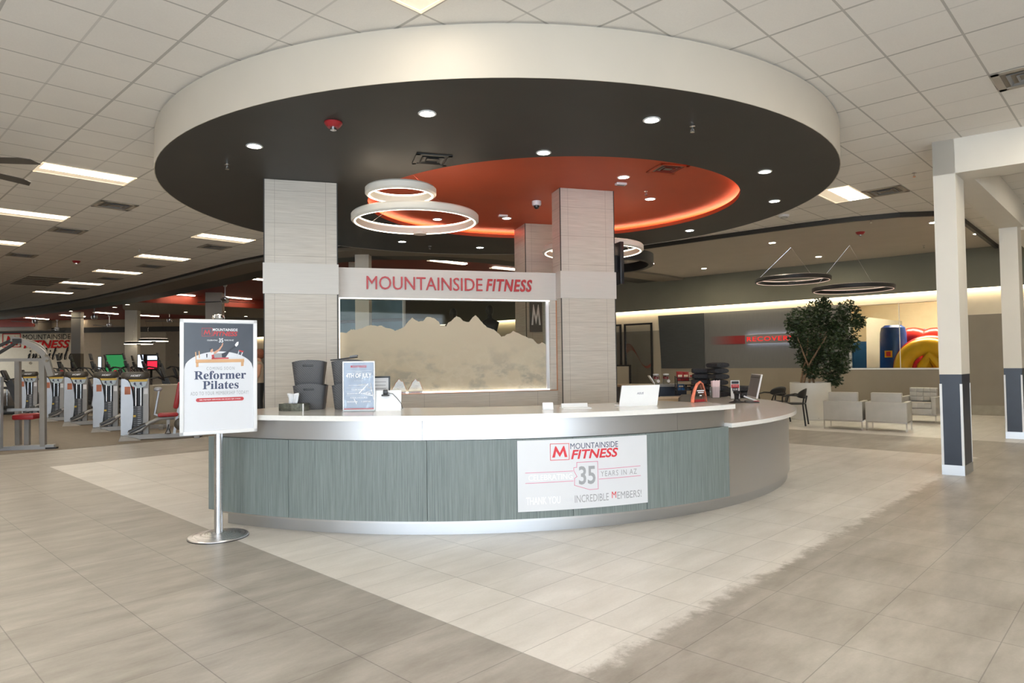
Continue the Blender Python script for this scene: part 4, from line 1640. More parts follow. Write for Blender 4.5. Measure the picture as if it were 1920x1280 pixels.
def towel(loc, rot, label, first=[None], sc_=1.):
    if first[0] is None:
        t = thing('towel', label, 'towel', loc, rot, 'folded charcoal towels')
        b = B()
        n = 14
        for j in range(2):
            pass
        prof = [(x, z) for x, z in [(.135 * cos(2 * pi * i / 20), sgnp(sin(2 * pi * i / 20))) for i in range(20)]]
        rings = []
        for j in range(9):
            y = -.16 + .04 * j
            k = 1 - .25 * (abs(j - 4) / 4) ** 4
            rings.append([b.v((x * (k * .3 + .7), y, .05 + (z - .05) * k)) for x, z in prof])
        for a, c in zip(rings, rings[1:]):
            for i in range(20):
                b.f([a[i], a[(i + 1) % 20], c[(i + 1) % 20], c[i]])
        b.f(rings[0][::-1])
        b.f(rings[-1])
        b.build('cloth', 'towel', t)
        B().tube([(-.06, -.163, .05), (.06, -.163, .042), (.085, -.163, .03)], .006, 6).build('fold_edge', 'towel', t)
        first[0] = t
        return t
    return dup(first[0], loc, rot, label)


tq = at(1354, 744.5, ZL)
tq2 = at(1337, 744.5, ZL)
names = 'bottom second third fourth fifth sixth topmost'.split()
for k in range(6):
    towel((tq.x + rnd.uniform(-.02, .02), tq.y + .18 + rnd.uniform(-.02, .02), ZL + .098 * k), R(12) + rnd.uniform(-.12, .12), f'folded charcoal towel, {(names[:5] + ["topmost"])[k]} in the right stack of the towel pile')
for k in range(5):
    towel((tq2.x - .06 + rnd.uniform(-.02, .02), tq2.y + .48 + rnd.uniform(-.02, .02), ZL + .098 * k), R(80) + rnd.uniform(-.12, .12), f'folded charcoal towel, {(names[:4] + ["topmost"])[k]} in the left stack of the towel pile')
p = at(1398, 746, ZL)
for k in range(2):
    towel((p.x - .02 + .03 * k, p.y + .18, ZL + .098 * k), R(25 + 20 * k), 'folded charcoal towel, %s of the pair beside the price card' % ('lower', 'upper')[k])

# ---- behind the desk: back counter, snacks, jars, task chair
q = atd(1229, 721, 12.9)
bcn = thing('back_counter', 'dark navy back counter with a wood and granite top', 'counter', (q.x, q.y + .1, 0), R(2))
zq = q.z
B().box(-.62, .62, 0, .6, 0, zq - .045).build('cabinet', 'navy', bcn, smooth=False)
B().box(-.64, .02, -.02, .62, zq - .045, zq).build('wood_top', 'wood', bcn, smooth=False)
B().box(.02, .64, -.02, .62, zq - .045, zq).build('granite_top', 'stone', bcn, smooth=False)
for k, (px, lb) in enumerate(((1230, 'left of two'), (1249, 'right of two'))):
    p = atd(px, 714, q.y + .3)
    j = thing('candy_jar', 'clear candy jar with red sweets on the back counter, ' + lb, 'jar', (p.x, p.y, zq), 0, 'candy jars')
    B().lathe([(0, 0), (.065, 0), (.07, .02), (.07, .15), (.05, .17), (.05, .175), (.066, .15), (.066, .02), (.061, .004), (0, .004)], 20).build('glass', 'acrylic', j)
    B().lathe([(0, .1), (.062, .1), (.06, .145), (0, .155)], 16).build('sweets', 'snack_red', j)
    B().lathe([(0, .172), (.055, .172), (.055, .2), (0, .205)], 20).build('lid', 'whiteplastic', j)
    B().cyl((.03, -.075, .06), (.03, -.068, .06), .03, n=20).build('tag', 'paper', j)
p = atd(1227, 716, q.y + .15)
d = thing('tablet_stand', 'slim white tablet leaning on the back counter', 'tablet', (p.x, p.y, zq))
B(Matrix.Rotation(R(-32), 4, 'Y')).box(-.008, .008, -.09, .09, .03, .2).build('tablet', 'whiteplastic', d, smooth=False)
B().bar((0, 0, 0), (-.02, 0, .06), .03, .012).build('foot', 'whiteplastic', d, smooth=False)

p = at(1303, 741, ZL)
rk = thing('snack_rack', 'black wire rack holding snack bags behind the arched award', 'rack', (p.x, p.y + .12, ZL), R(-6))
b = B()
for x in (-.28, .28):
    for y in (0, .26):
        b.cyl((x, y, 0), (x, y, .34), .009, n=8)
b.build('post', 'black', rk)
for z in (.08, .25):
    b = B()
    b.box(-.28, .28, 0, .26, z, z + .008)
    for zz in (z + .06,):
        b.tube([(-.28, 0, zz), (.28, 0, zz), (.28, .26, zz), (-.28, .26, zz)], .006, 6, closed=True)
    for k in range(9):
        b.cyl((-.28 + .07 * k, 0, z), (-.28 + .07 * k, 0, z + .06), .004, n=6)
    b.build('wire_tray', 'black', rk)


def bag(loc, rot, mat, label, w=.13, h=.16, tilt=0):
    s_ = thing('snack_bag', label, 'snack bag', loc, rot, 'snack bags on the wire rack')
    m = Matrix.Rotation(R(tilt), 4, 'X')
    b = B(m)
    n, rows = 12, []
    for j in range(7):
        f = j / 6
        t_ = .035 * sin(pi * f) ** .6 + .002
        rows.append([b.v((w / 2 * cos(2 * pi * i / n), t_ * sin(2 * pi * i / n), h * f)) for i in range(n)])
    for a, c in zip(rows, rows[1:]):
        for i in range(n):
            b.f([a[i], a[(i + 1) % n], c[(i + 1) % n], c[i]])
    b.f(rows[0][::-1])
    b.f(rows[-1])
    b.build('bag', mat, s_)
    B(m).box(-w / 2 * .6, w / 2 * .6, -.038, -.034, h * .4, h * .62).build('print', 'snack_cream' if mat != 'snack_cream' else 'snack_red', s_, smooth=False)


rl = rk.location
for x, y, z, mt, tl, w, h, lb in [(-.22, .05, .258, 'snack_red', -8, .12, .17, 'dark red snack bag at the left end of the upper wire tray'), (-.11, .06, .258, 'snack_red', -12, .12, .165, 'dark red snack bag, second on the upper wire tray'),
                                  (-.01, .05, .258, 'snack_cream', -10, .10, .155, 'cream snack bag on the upper wire tray'), (.10, .12, .258, 'snack_purple', -6, .17, .165, 'purple snack bag at the right of the upper wire tray'),
                                  (.22, .08, .258, 'snack_blue', -40, .13, .12, 'blue snack bag slumped at the right end of the upper wire tray'),
                                  (-.2, .06, .088, 'snack_blue', -30, .13, .12, 'blue snack bag at the left of the lower wire tray'), (-.05, .06, .088, 'dark', -35, .13, .12, 'dark snack bag in the middle of the lower wire tray'), (.12, .06, .088, 'snack_blue', -35, .13, .12, 'blue snack bag at the right of the lower wire tray')]:
    bag((rl.x + x, rl.y + y, ZL + z), R(-6), mt, lb, w, h, tl)
p = atd(1288, 760, 8.9)
oc = thing('task_chair', 'dark round-backed task chair behind the desk', 'chair', (p.x, p.y, 0), R(10))
b = B()
rr_loft(b, [(0, -.03, .05, .015, .74, .014), (0, -.02, .11, .03, .78, .028), (0, 0, .12, .035, .9, .03), (0, .01, .11, .03, 1.0, .028), (0, .02, .06, .015, 1.045, .014)])
b.build('backrest', 'bronze', oc)
B().box(-.22, .22, -.48, -.05, .46, .54, .03).build('seat', 'bronze', oc)
B().cyl((0, -.26, .08), (0, -.26, .47), .03).build('gas_lift', 'chrome', oc)
B().bar((0, -.1, .5), (0, -.02, .78), .06, .02).build('back_support', 'blackplastic', oc, smooth=False)
for k in range(5):
    t = 2 * pi * k / 5
    B().bar((0, -.26, .1), (.28 * cos(t), -.26 + .28 * sin(t), .06), .045, .03).build('leg', 'blackplastic', oc, smooth=False)
    B().ball((.28 * cos(t), -.26 + .28 * sin(t), .03), .03, 10, 6).build('caster', 'blackplastic', oc)
ws_ = thing('work_table', 'wooden work table with dark drawers seen right of the white laptop', 'table', (*atd(1262, 745, 9.3).to_2d(), 0), R(12))
B().box(-.3, .28, 0, .5, .93, .97).build('top', 'wood', ws_, smooth=False)
B().box(-.3, .28, -.06, .5, .80, .84).build('shelf', 'wood', ws_, smooth=False)
B().box(-.28, .26, .05, .48, 0, .93).build('carcass', 'dark', ws_, smooth=False)

# two dark mannequin torsos seen over the etched ridge
for px, py, y, lb in ((850, 592, 15.0, 'left'), (918, 586, 15.0, 'right')):
    p = atd(px, py, y)
    mq = thing('mannequin', f'dark mannequin torso seen through the glass above the etched ridge, {lb} of two', 'mannequin', (p.x, p.y, 0), R(5), 'mannequin torsos')
    z0 = p.z - .72
    b = B()
    for hw, hd, z in ():
        pass
    rr_loft(b, [(0, 0, .15, .1, z0, .09), (0, 0, .16, .1, z0 + .1, .09), (0, 0, .14, .09, z0 + .25, .08), (0, 0, .19, .11, z0 + .42, .09), (0, 0, .21, .10, z0 + .5, .08), (0, 0, .12, .07, z0 + .56, .06), (0, 0, .055, .055, z0 + .6, .05), (0, 0, .05, .05, z0 + .66, .045)])
    b.build('torso', 'dark', mq)
    B().ball((0, -.01, z0 + .77), (.085, .1, .125)).build('head', 'dark', mq)
    B().cyl((0, 0, .02), (0, 0, z0 + .02), .025).build('stand_pole', 'chrome', mq)
    B().lathe([(0, 0), (.2, 0), (.2, .015), (.03, .025), (0, .025)], 24).build('stand_base', 'chrome', mq)
# M banner on the rear column
p = onp(1005, 600, Vector((.256, 11.85, 0)) - KN * .012, KN)
zt, zb = onp(1005, 556, Vector((.256, 11.85, 0)), KN).z, onp(1005, 622, Vector((.256, 11.85, 0)), KN).z
mb = thing('column_banner', 'tall grey panel with a white letter M on the rear laminate column', 'sign', (p.x, p.y, (zt + zb) / 2), KT)
hh = (zt - zb) / 2
B().box(-.115, .115, -.003, .006, -hh, hh).build('panel', 'greywall', mb, smooth=False)
b = B()
sc2 = lambda x, y: (-.085 + .17 * x, -.19 + .36 * y)
q = [sc2(*v) for v in MPOLY]
b.hexa([(x, -.0036, y) for x, y in q], [(x, -.0046, y) for x, y in q])
b.build('letter', 'ink_white', mb, smooth=False)
B().ball((-.05, -.003, hh - .05), (.05, .002, .04), 16, 8).build('print', 'ink_red', mb)

# ================================================================ POSTER STAND
pp = at(409.5, 1006, 0)
po = thing('poster_stand', 'silver floor stand holding a framed poster in front of the desk', 'poster stand', (pp.x, pp.y, 0), R(32))
B().lathe([(0, 0), (.25, 0), (.25, .012), (.245, .018), (.06, .04), (0, .042)], 48).build('base', 'alu', po)
B().lathe([(.2475, 0), (.252, 0), (.252, .006), (.2475, .006)], 48, closed=True).build('rubber_foot', 'dark', po)
zt, zb = 1.905, .905
b = B()
b.tube([(0, 0, .03), (0, 0, zt - .02)], .035, 20, flat=.95)
b.build('pole', 'alu', po)
B().box(-.006, .006, -.036, -.026, .04, zb).build('pole_groove', 'steelkick', po, smooth=False)
hw = .315
yf = -.05
b = B()
for x0, x1, z0, z1 in ((-hw, hw, zt - .032, zt), (-hw, hw, zb, zb + .032), (-hw, -hw + .032, zb, zt), (hw - .032, hw, zb, zt)):
    b.box(x0, x1, yf - .012, yf + .012, z0, z1, .004)
b.build('frame', 'whiteplastic', po)
B().box(-hw + .02, hw - .02, yf + .0, yf + .012, zb + .02, zt - .02).build('poster', 'sheet', po, smooth=False)
mt_ = Matrix.Rotation(0, 4, 'Z')
b = B()
b.lathe([(0, 0), (.045, .003), (.055, .02), (.045, .045), (0, .055)], 20)
for v in b.bm.verts:
    v.co = Vector((v.co.x, v.co.y, v.co.z + zt - .003))
b.build('pole_cap', 'chrome', po)
PXc, PZt, PZb = 0, zt - .034, zb + .034      # printed area
PWd, PHt = 2 * (hw - .033), PZt - PZb
YP = yf - .0006


def ppt(x, y):
    """zoomed photograph pixels (2nd crop of the poster) -> poster plane"""
    u = (x - 108) / (788 - 108)
    ytop = 112 + 16 * u
    ybot = 1178 - 30 * u
    return (-PWd / 2 + PWd * u, PZt - PHt * (y - ytop) / (ybot - ytop))


# dark upper field with the white arch cut from it
b = B()
n = 40
top, bot = [], []
ac = ppt(450, 395)[1]
side = ppt(108, 570)[1]
for i in range(n + 1):
    x = -PWd / 2 + PWd * i / n
    k = x / (PWd / 2)
    bot.append((x, side + (ac - side) * sqrt(max(0, 1 - k * k)) if abs(k) < 1 else side))
for i in range(n):
    (xa, za), (xb, zb_) = bot[i], bot[i + 1]
    b.quad((xa, YP, za), (xb, YP, zb_), (xb, YP, PZt), (xa, YP, PZt))
bmesh.ops.remove_doubles(b.bm, verts=b.bm.verts, dist=1e-5)
b.build('poster_field', 'slate', po, smooth=False)


def ptext(s, mat, x0, x1, y0, y1, **k):
    a, c = ppt(x0, (y0 + y1) / 2), ppt(x1, (y0 + y1) / 2)
    t, u = ppt((x0 + x1) / 2, y0)[1], ppt((x0 + x1) / 2, y1)[1]
    text('lettering', s, mat, po, place_xz((a[0] + c[0]) / 2, YP - .0004, (t + u) / 2), c[0] - a[0], t - u, ext=.0006, **k)


bold_serif = lambda s: ''.join(chr((0x1D400 if ch.isupper() else 0x1D41A) + ord(ch) - ord('A' if ch.isupper() else 'a')) for ch in s)
ptext('MOUNTAINSIDE', 'ink_white', 383, 630, 170, 196, bold=.008)
ptext('FITNESS', 'letter_red', 384, 630, 200, 246, shear=.2, bold=.03)
ptext('CELEBRATING', 'ink_white', 328, 430, 279, 292)
ptext('35', 'ink_white', 443, 486, 266, 308, bold=.02)
ptext('YEARS IN AZ', 'ink_white', 494, 590, 279, 293)
ptext('COMING SOON', 'ink_grey', 323, 598, 546, 577, space=1.3)
ptext(bold_serif('Reformer'), 'ink_navy', 205, 715, 585, 668, bold=.008)
ptext(bold_serif('Pilates'), 'ink_navy', 286, 640, 682, 764, bold=.008)
ptext('ADD TO YOUR MEMBERSHIP TODAY!', 'ink_grey', 170, 738, 785, 820, space=1.15)
b = B()
x0, z0 = ppt(222, 873)
x1, z1 = ppt(692, 858)
zm = (z0 + z1) / 2
hh = .0165
pts = [(x0 + hh + hh * cos(R(a)), zm + hh * sin(R(a))) for a in range(90, 271, 15)] + [(x1 - hh + hh * cos(R(a)), zm + hh * sin(R(a))) for a in range(-90, 91, 15)]
b.hexa([(x, YP, z) for x, z in pts], [(x, YP - .0006, z) for x, z in pts])
b.build('red_bar', 'letter_red', po, smooth=False)
a = (x0 + x1) / 2
text('lettering', 'SEE MEMBER SERVICES OR SCAN QR CODE', 'ink_white', po, place_xz(a, YP - .001, zm), (x1 - x0) * .86, .011, ext=.0006)
q = [ppt(279, 166), ppt(377, 166), ppt(377, 244), ppt(279, 244)]
b = B()
b.stroke(q, .003, .0006)
xa, xb, za, zb_ = q[0][0] + .012, q[1][0] - .012, q[2][1] + .012, q[0][1] - .012
mp = [(xa + (xb - xa) * x, za + (zb_ - za) * y) for x, y in MPOLY]
b.hexa([(x, y, 0) for x, y in mp], [(x, y, .0006) for x, y in mp])
wrapbuild(b, None, place_xz(0, YP - .0004, 0)).build('emblem', 'letter_red', po, smooth=False)
# printed picture: a woman exercising on a wooden reformer bed
M['print_wood'] = mk('print_wood', (.62, .36, .18), .4, var=.08)
M['print_skin'] = mk('print_skin', (.62, .33, .22), .4, var=.05)
M['print_dark'] = mk('print_dark', (.03, .035, .05), .4, var=.1)


def pfig(nm, mat, polys, off=.0008):
    b = B()
    for pl_ in polys:
        q = [ppt(*v) for v in pl_]
        b.hexa([(x, YP - off, z) for x, z in q], [(x, YP - off - .0004, z) for x, z in q])
    b.build(nm, mat, po, smooth=False)


pfig('printed_reformer', 'print_wood', [[(218, 474), (696, 470), (696, 502), (218, 506)], [(222, 500), (246, 500), (246, 545), (222, 547)], [(664, 496), (692, 496), (690, 540), (664, 542)], [(213, 400), (223, 398), (227, 475), (218, 475)], [(246, 390), (256, 390), (259, 460), (250, 460)]])
pfig('printed_reformer_metal', 'ink_pale', [[(640, 388), (648, 390), (632, 450), (622, 450)], [(676, 398), (686, 402), (664, 456), (655, 455)], [(330, 455), (700, 452), (700, 470), (250, 474)]])
pfig('printed_carriage', 'letter_red', [[(372, 458), (540, 455), (540, 468), (372, 472)], [(372, 430), (405, 420), (412, 462), (376, 466)], [(646, 382), (690, 394), (686, 408), (642, 396)]], .0012)
pfig('printed_torso', 'ink_grey', [[(392, 415), (480, 412), (500, 425), (478, 455), (400, 458)]], .0014)
pfig('printed_leggings', 'print_dark', [[(470, 418), (520, 398), (602, 338), (614, 350), (545, 402), (508, 455), (474, 455)]], .0016)
pfig('printed_headrest', 'print_dark', [[(318, 420), (332, 418), (330, 455), (322, 455)]], .0016)
pfig('printed_skin', 'print_skin', [[(388, 405), (440, 372), (474, 330), (482, 338), (452, 385), (405, 422)], [(352, 372), (366, 362), (384, 372), (386, 398), (372, 408), (356, 396)], [(470, 330), (478, 312), (486, 316), (482, 334)]], .0018)
pfig('printed_hair', 'print_dark', [[(350, 366), (372, 360), (376, 372), (362, 378), (360, 396), (352, 388)]], .002)
pfig('printed_shoe', 'ink_white', [[(602, 330), (622, 304), (640, 302), (636, 330), (618, 350), (606, 344)]], .002)

# ================================================================ LOUNGE
def armchair(loc, rotz, label, first=[None]):
    """local: front towards +y, back at y = 0"""
    if first[0] is not None:
        return dup(first[0], loc, rotz, label)
    t = thing('armchair', label, 'armchair', loc, rotz, 'pale grey lounge armchairs')
    first[0] = t
    w, dp = .75, .70
    B().box(-w / 2, w / 2, 0, .09, .19, .585, .012).build('back_panel', 'leather', t)
    for s_ in (-1, 1):
        B().box(s_ * w / 2 - (.09 if s_ > 0 else 0), s_ * w / 2 + (.09 if s_ < 0 else 0), .091, dp, .19, .585, .012).build('arm', 'leather', t)
    B().box(-w / 2 + .091, w / 2 - .091, .091, dp - .01, .19, .32, .01).build('seat_base', 'leather', t)

    def tuft(x0, x1, z0, z1, y0, y1, horizontal):
        b = B()
        nx, nz = 4, 3
        for i in range(nx):
            for k in range(nz):
                xa, xb = x0 + (x1 - x0) * i / nx, x0 + (x1 - x0) * (i + 1) / nx
                za, zb_ = z0 + (z1 - z0) * k / nz, z0 + (z1 - z0) * (k + 1) / nz
                b.box(xa + .001, xb - .001, y0 + .03, y1, za + .0005, zb_ - .0005, .012, 2)
        return b
    tuft(-w / 2 + .095, w / 2 - .095, .47, .775, .07, .21, 0).box(-w / 2 + .095, w / 2 - .095, .07, .2, .47, .775, .015).build('back_cushion', 'leather', t)
    b = B()
    for i in range(4):
        for k in range(3):
            xa = -w / 2 + .095 + (w - .19) / 4 * i
            ya = .2 + .165 * k
            b.box(xa + .0005, xa + (w - .19) / 4 - .0005, ya + .0005, ya + .1645, .325, .455, .012, 2)
    b.box(-w / 2 + .095, w / 2 - .095, .2, .69, .325, .446, .01)
    b.build('seat_cushion', 'leather', t)
    b = B()
    for y in (.02, dp - .03):
        b.bar((-w / 2 + .015, y, .18), (w / 2 - .015, y, .18), .025, .025)
    for x in (-w / 2 + .015, w / 2 - .015):
        b.bar((x, .02, .18), (x, dp - .03, .18), .025, .025)
    b.build('leg_frame', 'chrome', t, smooth=False)
    for x in (-w / 2 + .015, w / 2 - .015):
        for y in (.02, dp - .03):
            B().box(x - .013, x + .013, y - .013, y + .013, 0, .17).build('leg', 'chrome', t, smooth=False)
    return t


def chair_from(pL, pR, label):
    """back legs at pL, pR"""
    a, c = Vector(pL), Vector(pR)
    m_ = (a + c) / 2
    r_ = atan2((c - a).y, (c - a).x)
    armchair((m_.x, m_.y, 0), r_, label)


chair_from((6.60, 14.46), (7.20, 14.02), 'pale grey lounge armchair seen from behind, next to the planter')
chair_from((7.25, 13.98), (7.83, 13.53), 'pale grey lounge armchair seen from behind, right of the pair')
armchair((9.71 - .0, 15.98, 0), YA + R(90) - R(2), 'pale grey tufted armchair facing us beside the white column')

pl_ = at(1533, 788, 0)
pc = Vector((pl_.x + .05, pl_.y + .47, 0))
pt = thing('potted_tree', 'tall leafy indoor tree in a round white planter', 'plant', pc)
B().lathe([(0, 0), (.46, 0), (.47, .01), (.47, .90), (.44, .90), (.43, .82), (0, .82)], 48).build('planter', 'planter', pt)
B().lathe([(0, .825), (.43, .825), (.428, .83), (0, .85)], 32).build('soil', 'soil', pt)
rr = random.Random(11)
stems = []
for k in range(6):
    a = rr.uniform(0, 6.28)
    r0 = rr.uniform(.05, .22)
    p0 = Vector((r0 * cos(a) - .03, r0 * sin(a), .83))
    top_ = Vector((rr.uniform(-.45, .5), rr.uniform(-.4, .4), rr.uniform(1.9, 2.4)))
    mid = (p0 + top_) / 2 + Vector((rr.uniform(-.08, .08), rr.uniform(-.08, .08), .0))
    mid.x *= .6
    B().tube([p0, p0 * .6 + mid * .4 + Vector((0, 0, .1)), mid, mid * .4 + top_ * .6, top_], [.028, .025, .022, .016, .008], 8).build('trunk', 'bark', pt)
    stems += [mid, mid * .4 + top_ * .6, top_]
# clumps of foliage, read from the photograph as (px, py, radius in pixels)
cl_ = [(1500, 600, 26), (1530, 585, 24), (1560, 600, 28), (1590, 583, 22), (1510, 625, 30), (1545, 625, 34), (1580, 620, 28), (1608, 602, 14), (1490, 612, 17), (1525, 655, 30), (1560, 652, 30), (1590, 645, 18), (1512, 672, 20), (1545, 680, 28), (1572, 675, 18), (1520, 695, 14), (1560, 700, 18), (1565, 712, 12), (1545, 570, 14), (1580, 690, 12), (1495, 640, 16)]
b = B()
for px, py, pr_ in cl_:
    c = atd(px, py, pc.y + rr.uniform(-.3, .3)) - pc
    r_ = pr_ / 1272 * pc.y
    for k in range(int(30 + pr_ * 17)):
        while True:
            q = Vector((rr.uniform(-1, 1), rr.uniform(-1, 1), rr.uniform(-1, 1)))
            if .15 < q.length < 1:
                break
        p = c + q * r_
        a, t_ = rr.uniform(0, 6.28), rr.uniform(-.9, .5)
        d1 = Vector((cos(a) * cos(t_), sin(a) * cos(t_), sin(t_)))
        s_ = d1.orthogonal().normalized()
        s_ = (Matrix.Rotation(rr.uniform(0, 3), 3, d1) @ s_)
        L, w = rr.uniform(.06, .11), rr.uniform(.016, .028)
        b.quad(p, p + d1 * L * .5 + s_ * w, p + d1 * L, p + d1 * L * .5 - s_ * w)
b.build('foliage', 'leaf', pt, smooth=False)
B().ball((-.02, -.46, .05), .012, 8, 6).build('drain_plug', 'dark', pt)


def cafe_chair(loc, rotz, label, first=[None]):
    if first[0] is not None:
        return dup(first[0], loc, rotz, label)
    t = thing('cafe_chair', label, 'chair', loc, rotz, 'black curved-back chairs')
    first[0] = t
    b = B()
    n, rows = 14, []
    for j in range(5):
        f = j / 4
        row = []
        for i in range(n + 1):
            a = R(-150 + 120 * i / n)
            k = sin(pi * i / n) ** .5
            r_ = .27 + .03 * f
            z = .60 + .0 + (f - .25) * .19 * k + .02 * f
            row.append(b.v((r_ * cos(a), -r_ * sin(a) - .05, z)))
        rows.append(row)
    for a, c in zip(rows, rows[1:]):
        for i in range(n):
            b.f([a[i], a[i + 1], c[i + 1], c[i]])
    o = b.build('backrest', 'black', t)
    md = o.modifiers.new('thick', 'SOLIDIFY')
    md.thickness = .018
    B().lathe([(0, .43), (.2, .43), (.23, .445), (.22, .46), (0, .455)], 24).build('seat', 'black', t)
    for x, y in ((-.2, .19), (.2, .19), (-.2, -.16), (.2, -.16)):
        B().tube([(x * 1.2, y * 1.25, 0), (x, y, .44), (x * 1.12, y * 1.0 + (.03 if y > 0 else 0), .60 if y > 0 else .45)], .016, 8).build('leg', 'black', t)
    for s_ in (-1, 1):
        B().tube([(s_ * .25, .12, .62), (s_ * .30, -.02, .63), (s_ * .27, -.18, .60), (s_ * .2, -.2, .45)], .016, 8).build('arm', 'black', t)
    return t


cc_ = cafe_chair((6.35, 15.35, 0), R(-120), 'black curved-back chair touching the white planter')
cc_.scale = (1.1, 1.1, 1.08)
cafe_chair((6.25, 16.3, 0), R(-75), 'black curved-back chair left of the one by the planter')
cafe_chair((5.35, 16.4, 0), R(-30), 'black curved-back chair mostly hidden behind the white computer')

# lit wall sign
a, c = wpt(1397, 636, -.12), wpt(1494, 632, -.12)
zz0, zz1 = wpt(1440, 643, -.12).z, wpt(1440, 626, -.12).z
q = P0 + WX * a.x + WN * -.12
rs = thing('recovery_sign', 'back-lit RECOVERY sign with red letters on the grey lounge wall', 'sign', (q.x, q.y, zz0), wr.rotation_euler.z)
wl, hl = c.x - a.x, zz1 - zz0
B().box(0, wl, 0, .04, 0, hl).build('board', 'grey', rs, smooth=False)
for z0, z1 in ((.004, .016), (hl - .016, hl - .004)):
    B().box(.02, wl - .02, .05, .062, z0, z1).build('back_light', 'led_cool', rs, smooth=False)
text('lettering', 'RECOVERY', 'letters_lit', rs, place_xz(wl * .5, -.002, hl * .5), wl * .92, hl * .5, bold=.008, ext=.012, space=1.15)
t = NT('red_fade_print')
sp = t.node('ShaderNodeSeparateXYZ')
t.lk(t.pos(), sp.inputs[0])
t.lk(t.mix(t.ramp(sp.outputs[0], -1.25, -.35), (.12, .12, .118), (.22, .012, .014)), t.p.inputs['Base Color'])
M['redfade'] = t.m
B().box(-1.3, -.0, .105, .112, 0, hl * .95).build('red_band', 'redfade', rs, smooth=False)

# framed art panels standing off the tan wall
for (x0, x1, yt, yb), lb in (((1170, 1222.5, 606, 735), 'full red-streaked panel in a thin black frame on the tan wall'), ((1120, 1164.5, 609, 735), 'red-streaked panel in a black frame cut by the right laminate column')):
    a, c = wpt(x0, yt, -.06), wpt(x1, yt, -.06)
    zt, zb = wpt((x0 + x1) / 2, yt, -.06).z, wpt((x0 + x1) / 2, yb, -.06).z
    q = P0 + WX * a.x + WN * -.06
    af = thing('framed_panel', lb, 'wall art', (q.x, q.y, zb), wr.rotation_euler.z, 'framed panels on the tan wall')
    w, h = c.x - a.x, zt - zb
    b = B()
    for xa, xb, za, zb_ in ((0, .06, 0, h), (w - .06, w, 0, h), (0, w, h - .06, h), (0, w, 0, .06)):
        b.box(xa, xb, -.02, .03, za, zb_)
    b.build('frame', 'black', af, smooth=False)
    B().box(.06, w - .06, .0, .006, .06, h - .06).build('panel', 'acrylic', af, smooth=False)
    t = NT('red_smoke_print')
    for k in range(9):
        pts = []
        for i in range(13):
            f = i / 12
            z = h * (.52 + .11 * sin(f * 5.2 + .4 + .05 * k) + .012 * k * (1 - f)) - .3 * f * (h / 2.4) * .6
            pts.append((.08 + (w - .16) * f, -.001, z))
        B().tube(pts, .006 + .002 * (k % 3), 4, flat=.2).build('streak', mk('red_streak', (.30, .10, .07), .6, var=.1) if k == 0 else bpy.data.materials['red_streak'], af)
a, c = wpt(1146, 684, -.9), wpt(1182, 684, -.9)
q = P0 + WX * a.x + WN * -.9
dv = thing('display_board', 'low tan board with a black edge below the framed panels', 'display board', (q.x, q.y, 0), wr.rotation_euler.z)
hz = a.z
B().box(0, c.x - a.x, 0, .03, .02, hz).build('board', 'tanwall', dv, smooth=False)
b = B()
b.box(0, c.x - a.x, -.02, .04, hz - .05, hz).box(c.x - a.x - .05, c.x - a.x, -.02, .04, 0, hz).box(0, .05, -.02, .04, 0, hz)
b.build('frame', 'black', dv, smooth=False)

# inflatables in the play room
def play(px, py, off):
    p = onp(px, py, P0 + WN * off, WN)
    return p


p = play(1675, 640, 1.9)
zt = play(1675, 609, 1.9).z
ib = thing('inflatable_playground', 'blue, red and yellow inflatable play castle seen through the play room window', 'inflatable', (p.x, p.y, 0), wr.rotation_euler.z)
r_ = 23.5 / 1272 * p.y
B().lathe([(0, 0), (r_ * .97, 0), (r_ * 1.0, .3), (r_ * 1.02, zt * .5), (r_ * .95, zt - .25), (r_ * .86, zt - .08), (r_ * .6, zt - .01), (0, zt)], 36, sx=1, sy=.8).build('tower', 'inf_blue', ib)
z = play(1669, 663.5, 1.9).z
B().box(-.17, .03, -r_ * .83, -r_ * .7, z - .1, z + .1).build('label_edge', 'inf_yellow', ib, smooth=False)
B().box(-.13, -.01, -r_ * .84, -r_ * .72, z - .07, z + .07).build('label', 'letter_red', ib, smooth=False)


def sub(name, parent, p):
    o = bpy.data.objects.new(name, None)
    COL.objects.link(o)
    o.parent = parent
    o.empty_display_size = .05
    o.location = Matrix.Rotation(-parent.rotation_euler.z, 3, 'Z') @ (Vector((p.x, p.y, 0)) - parent.location)
    return o


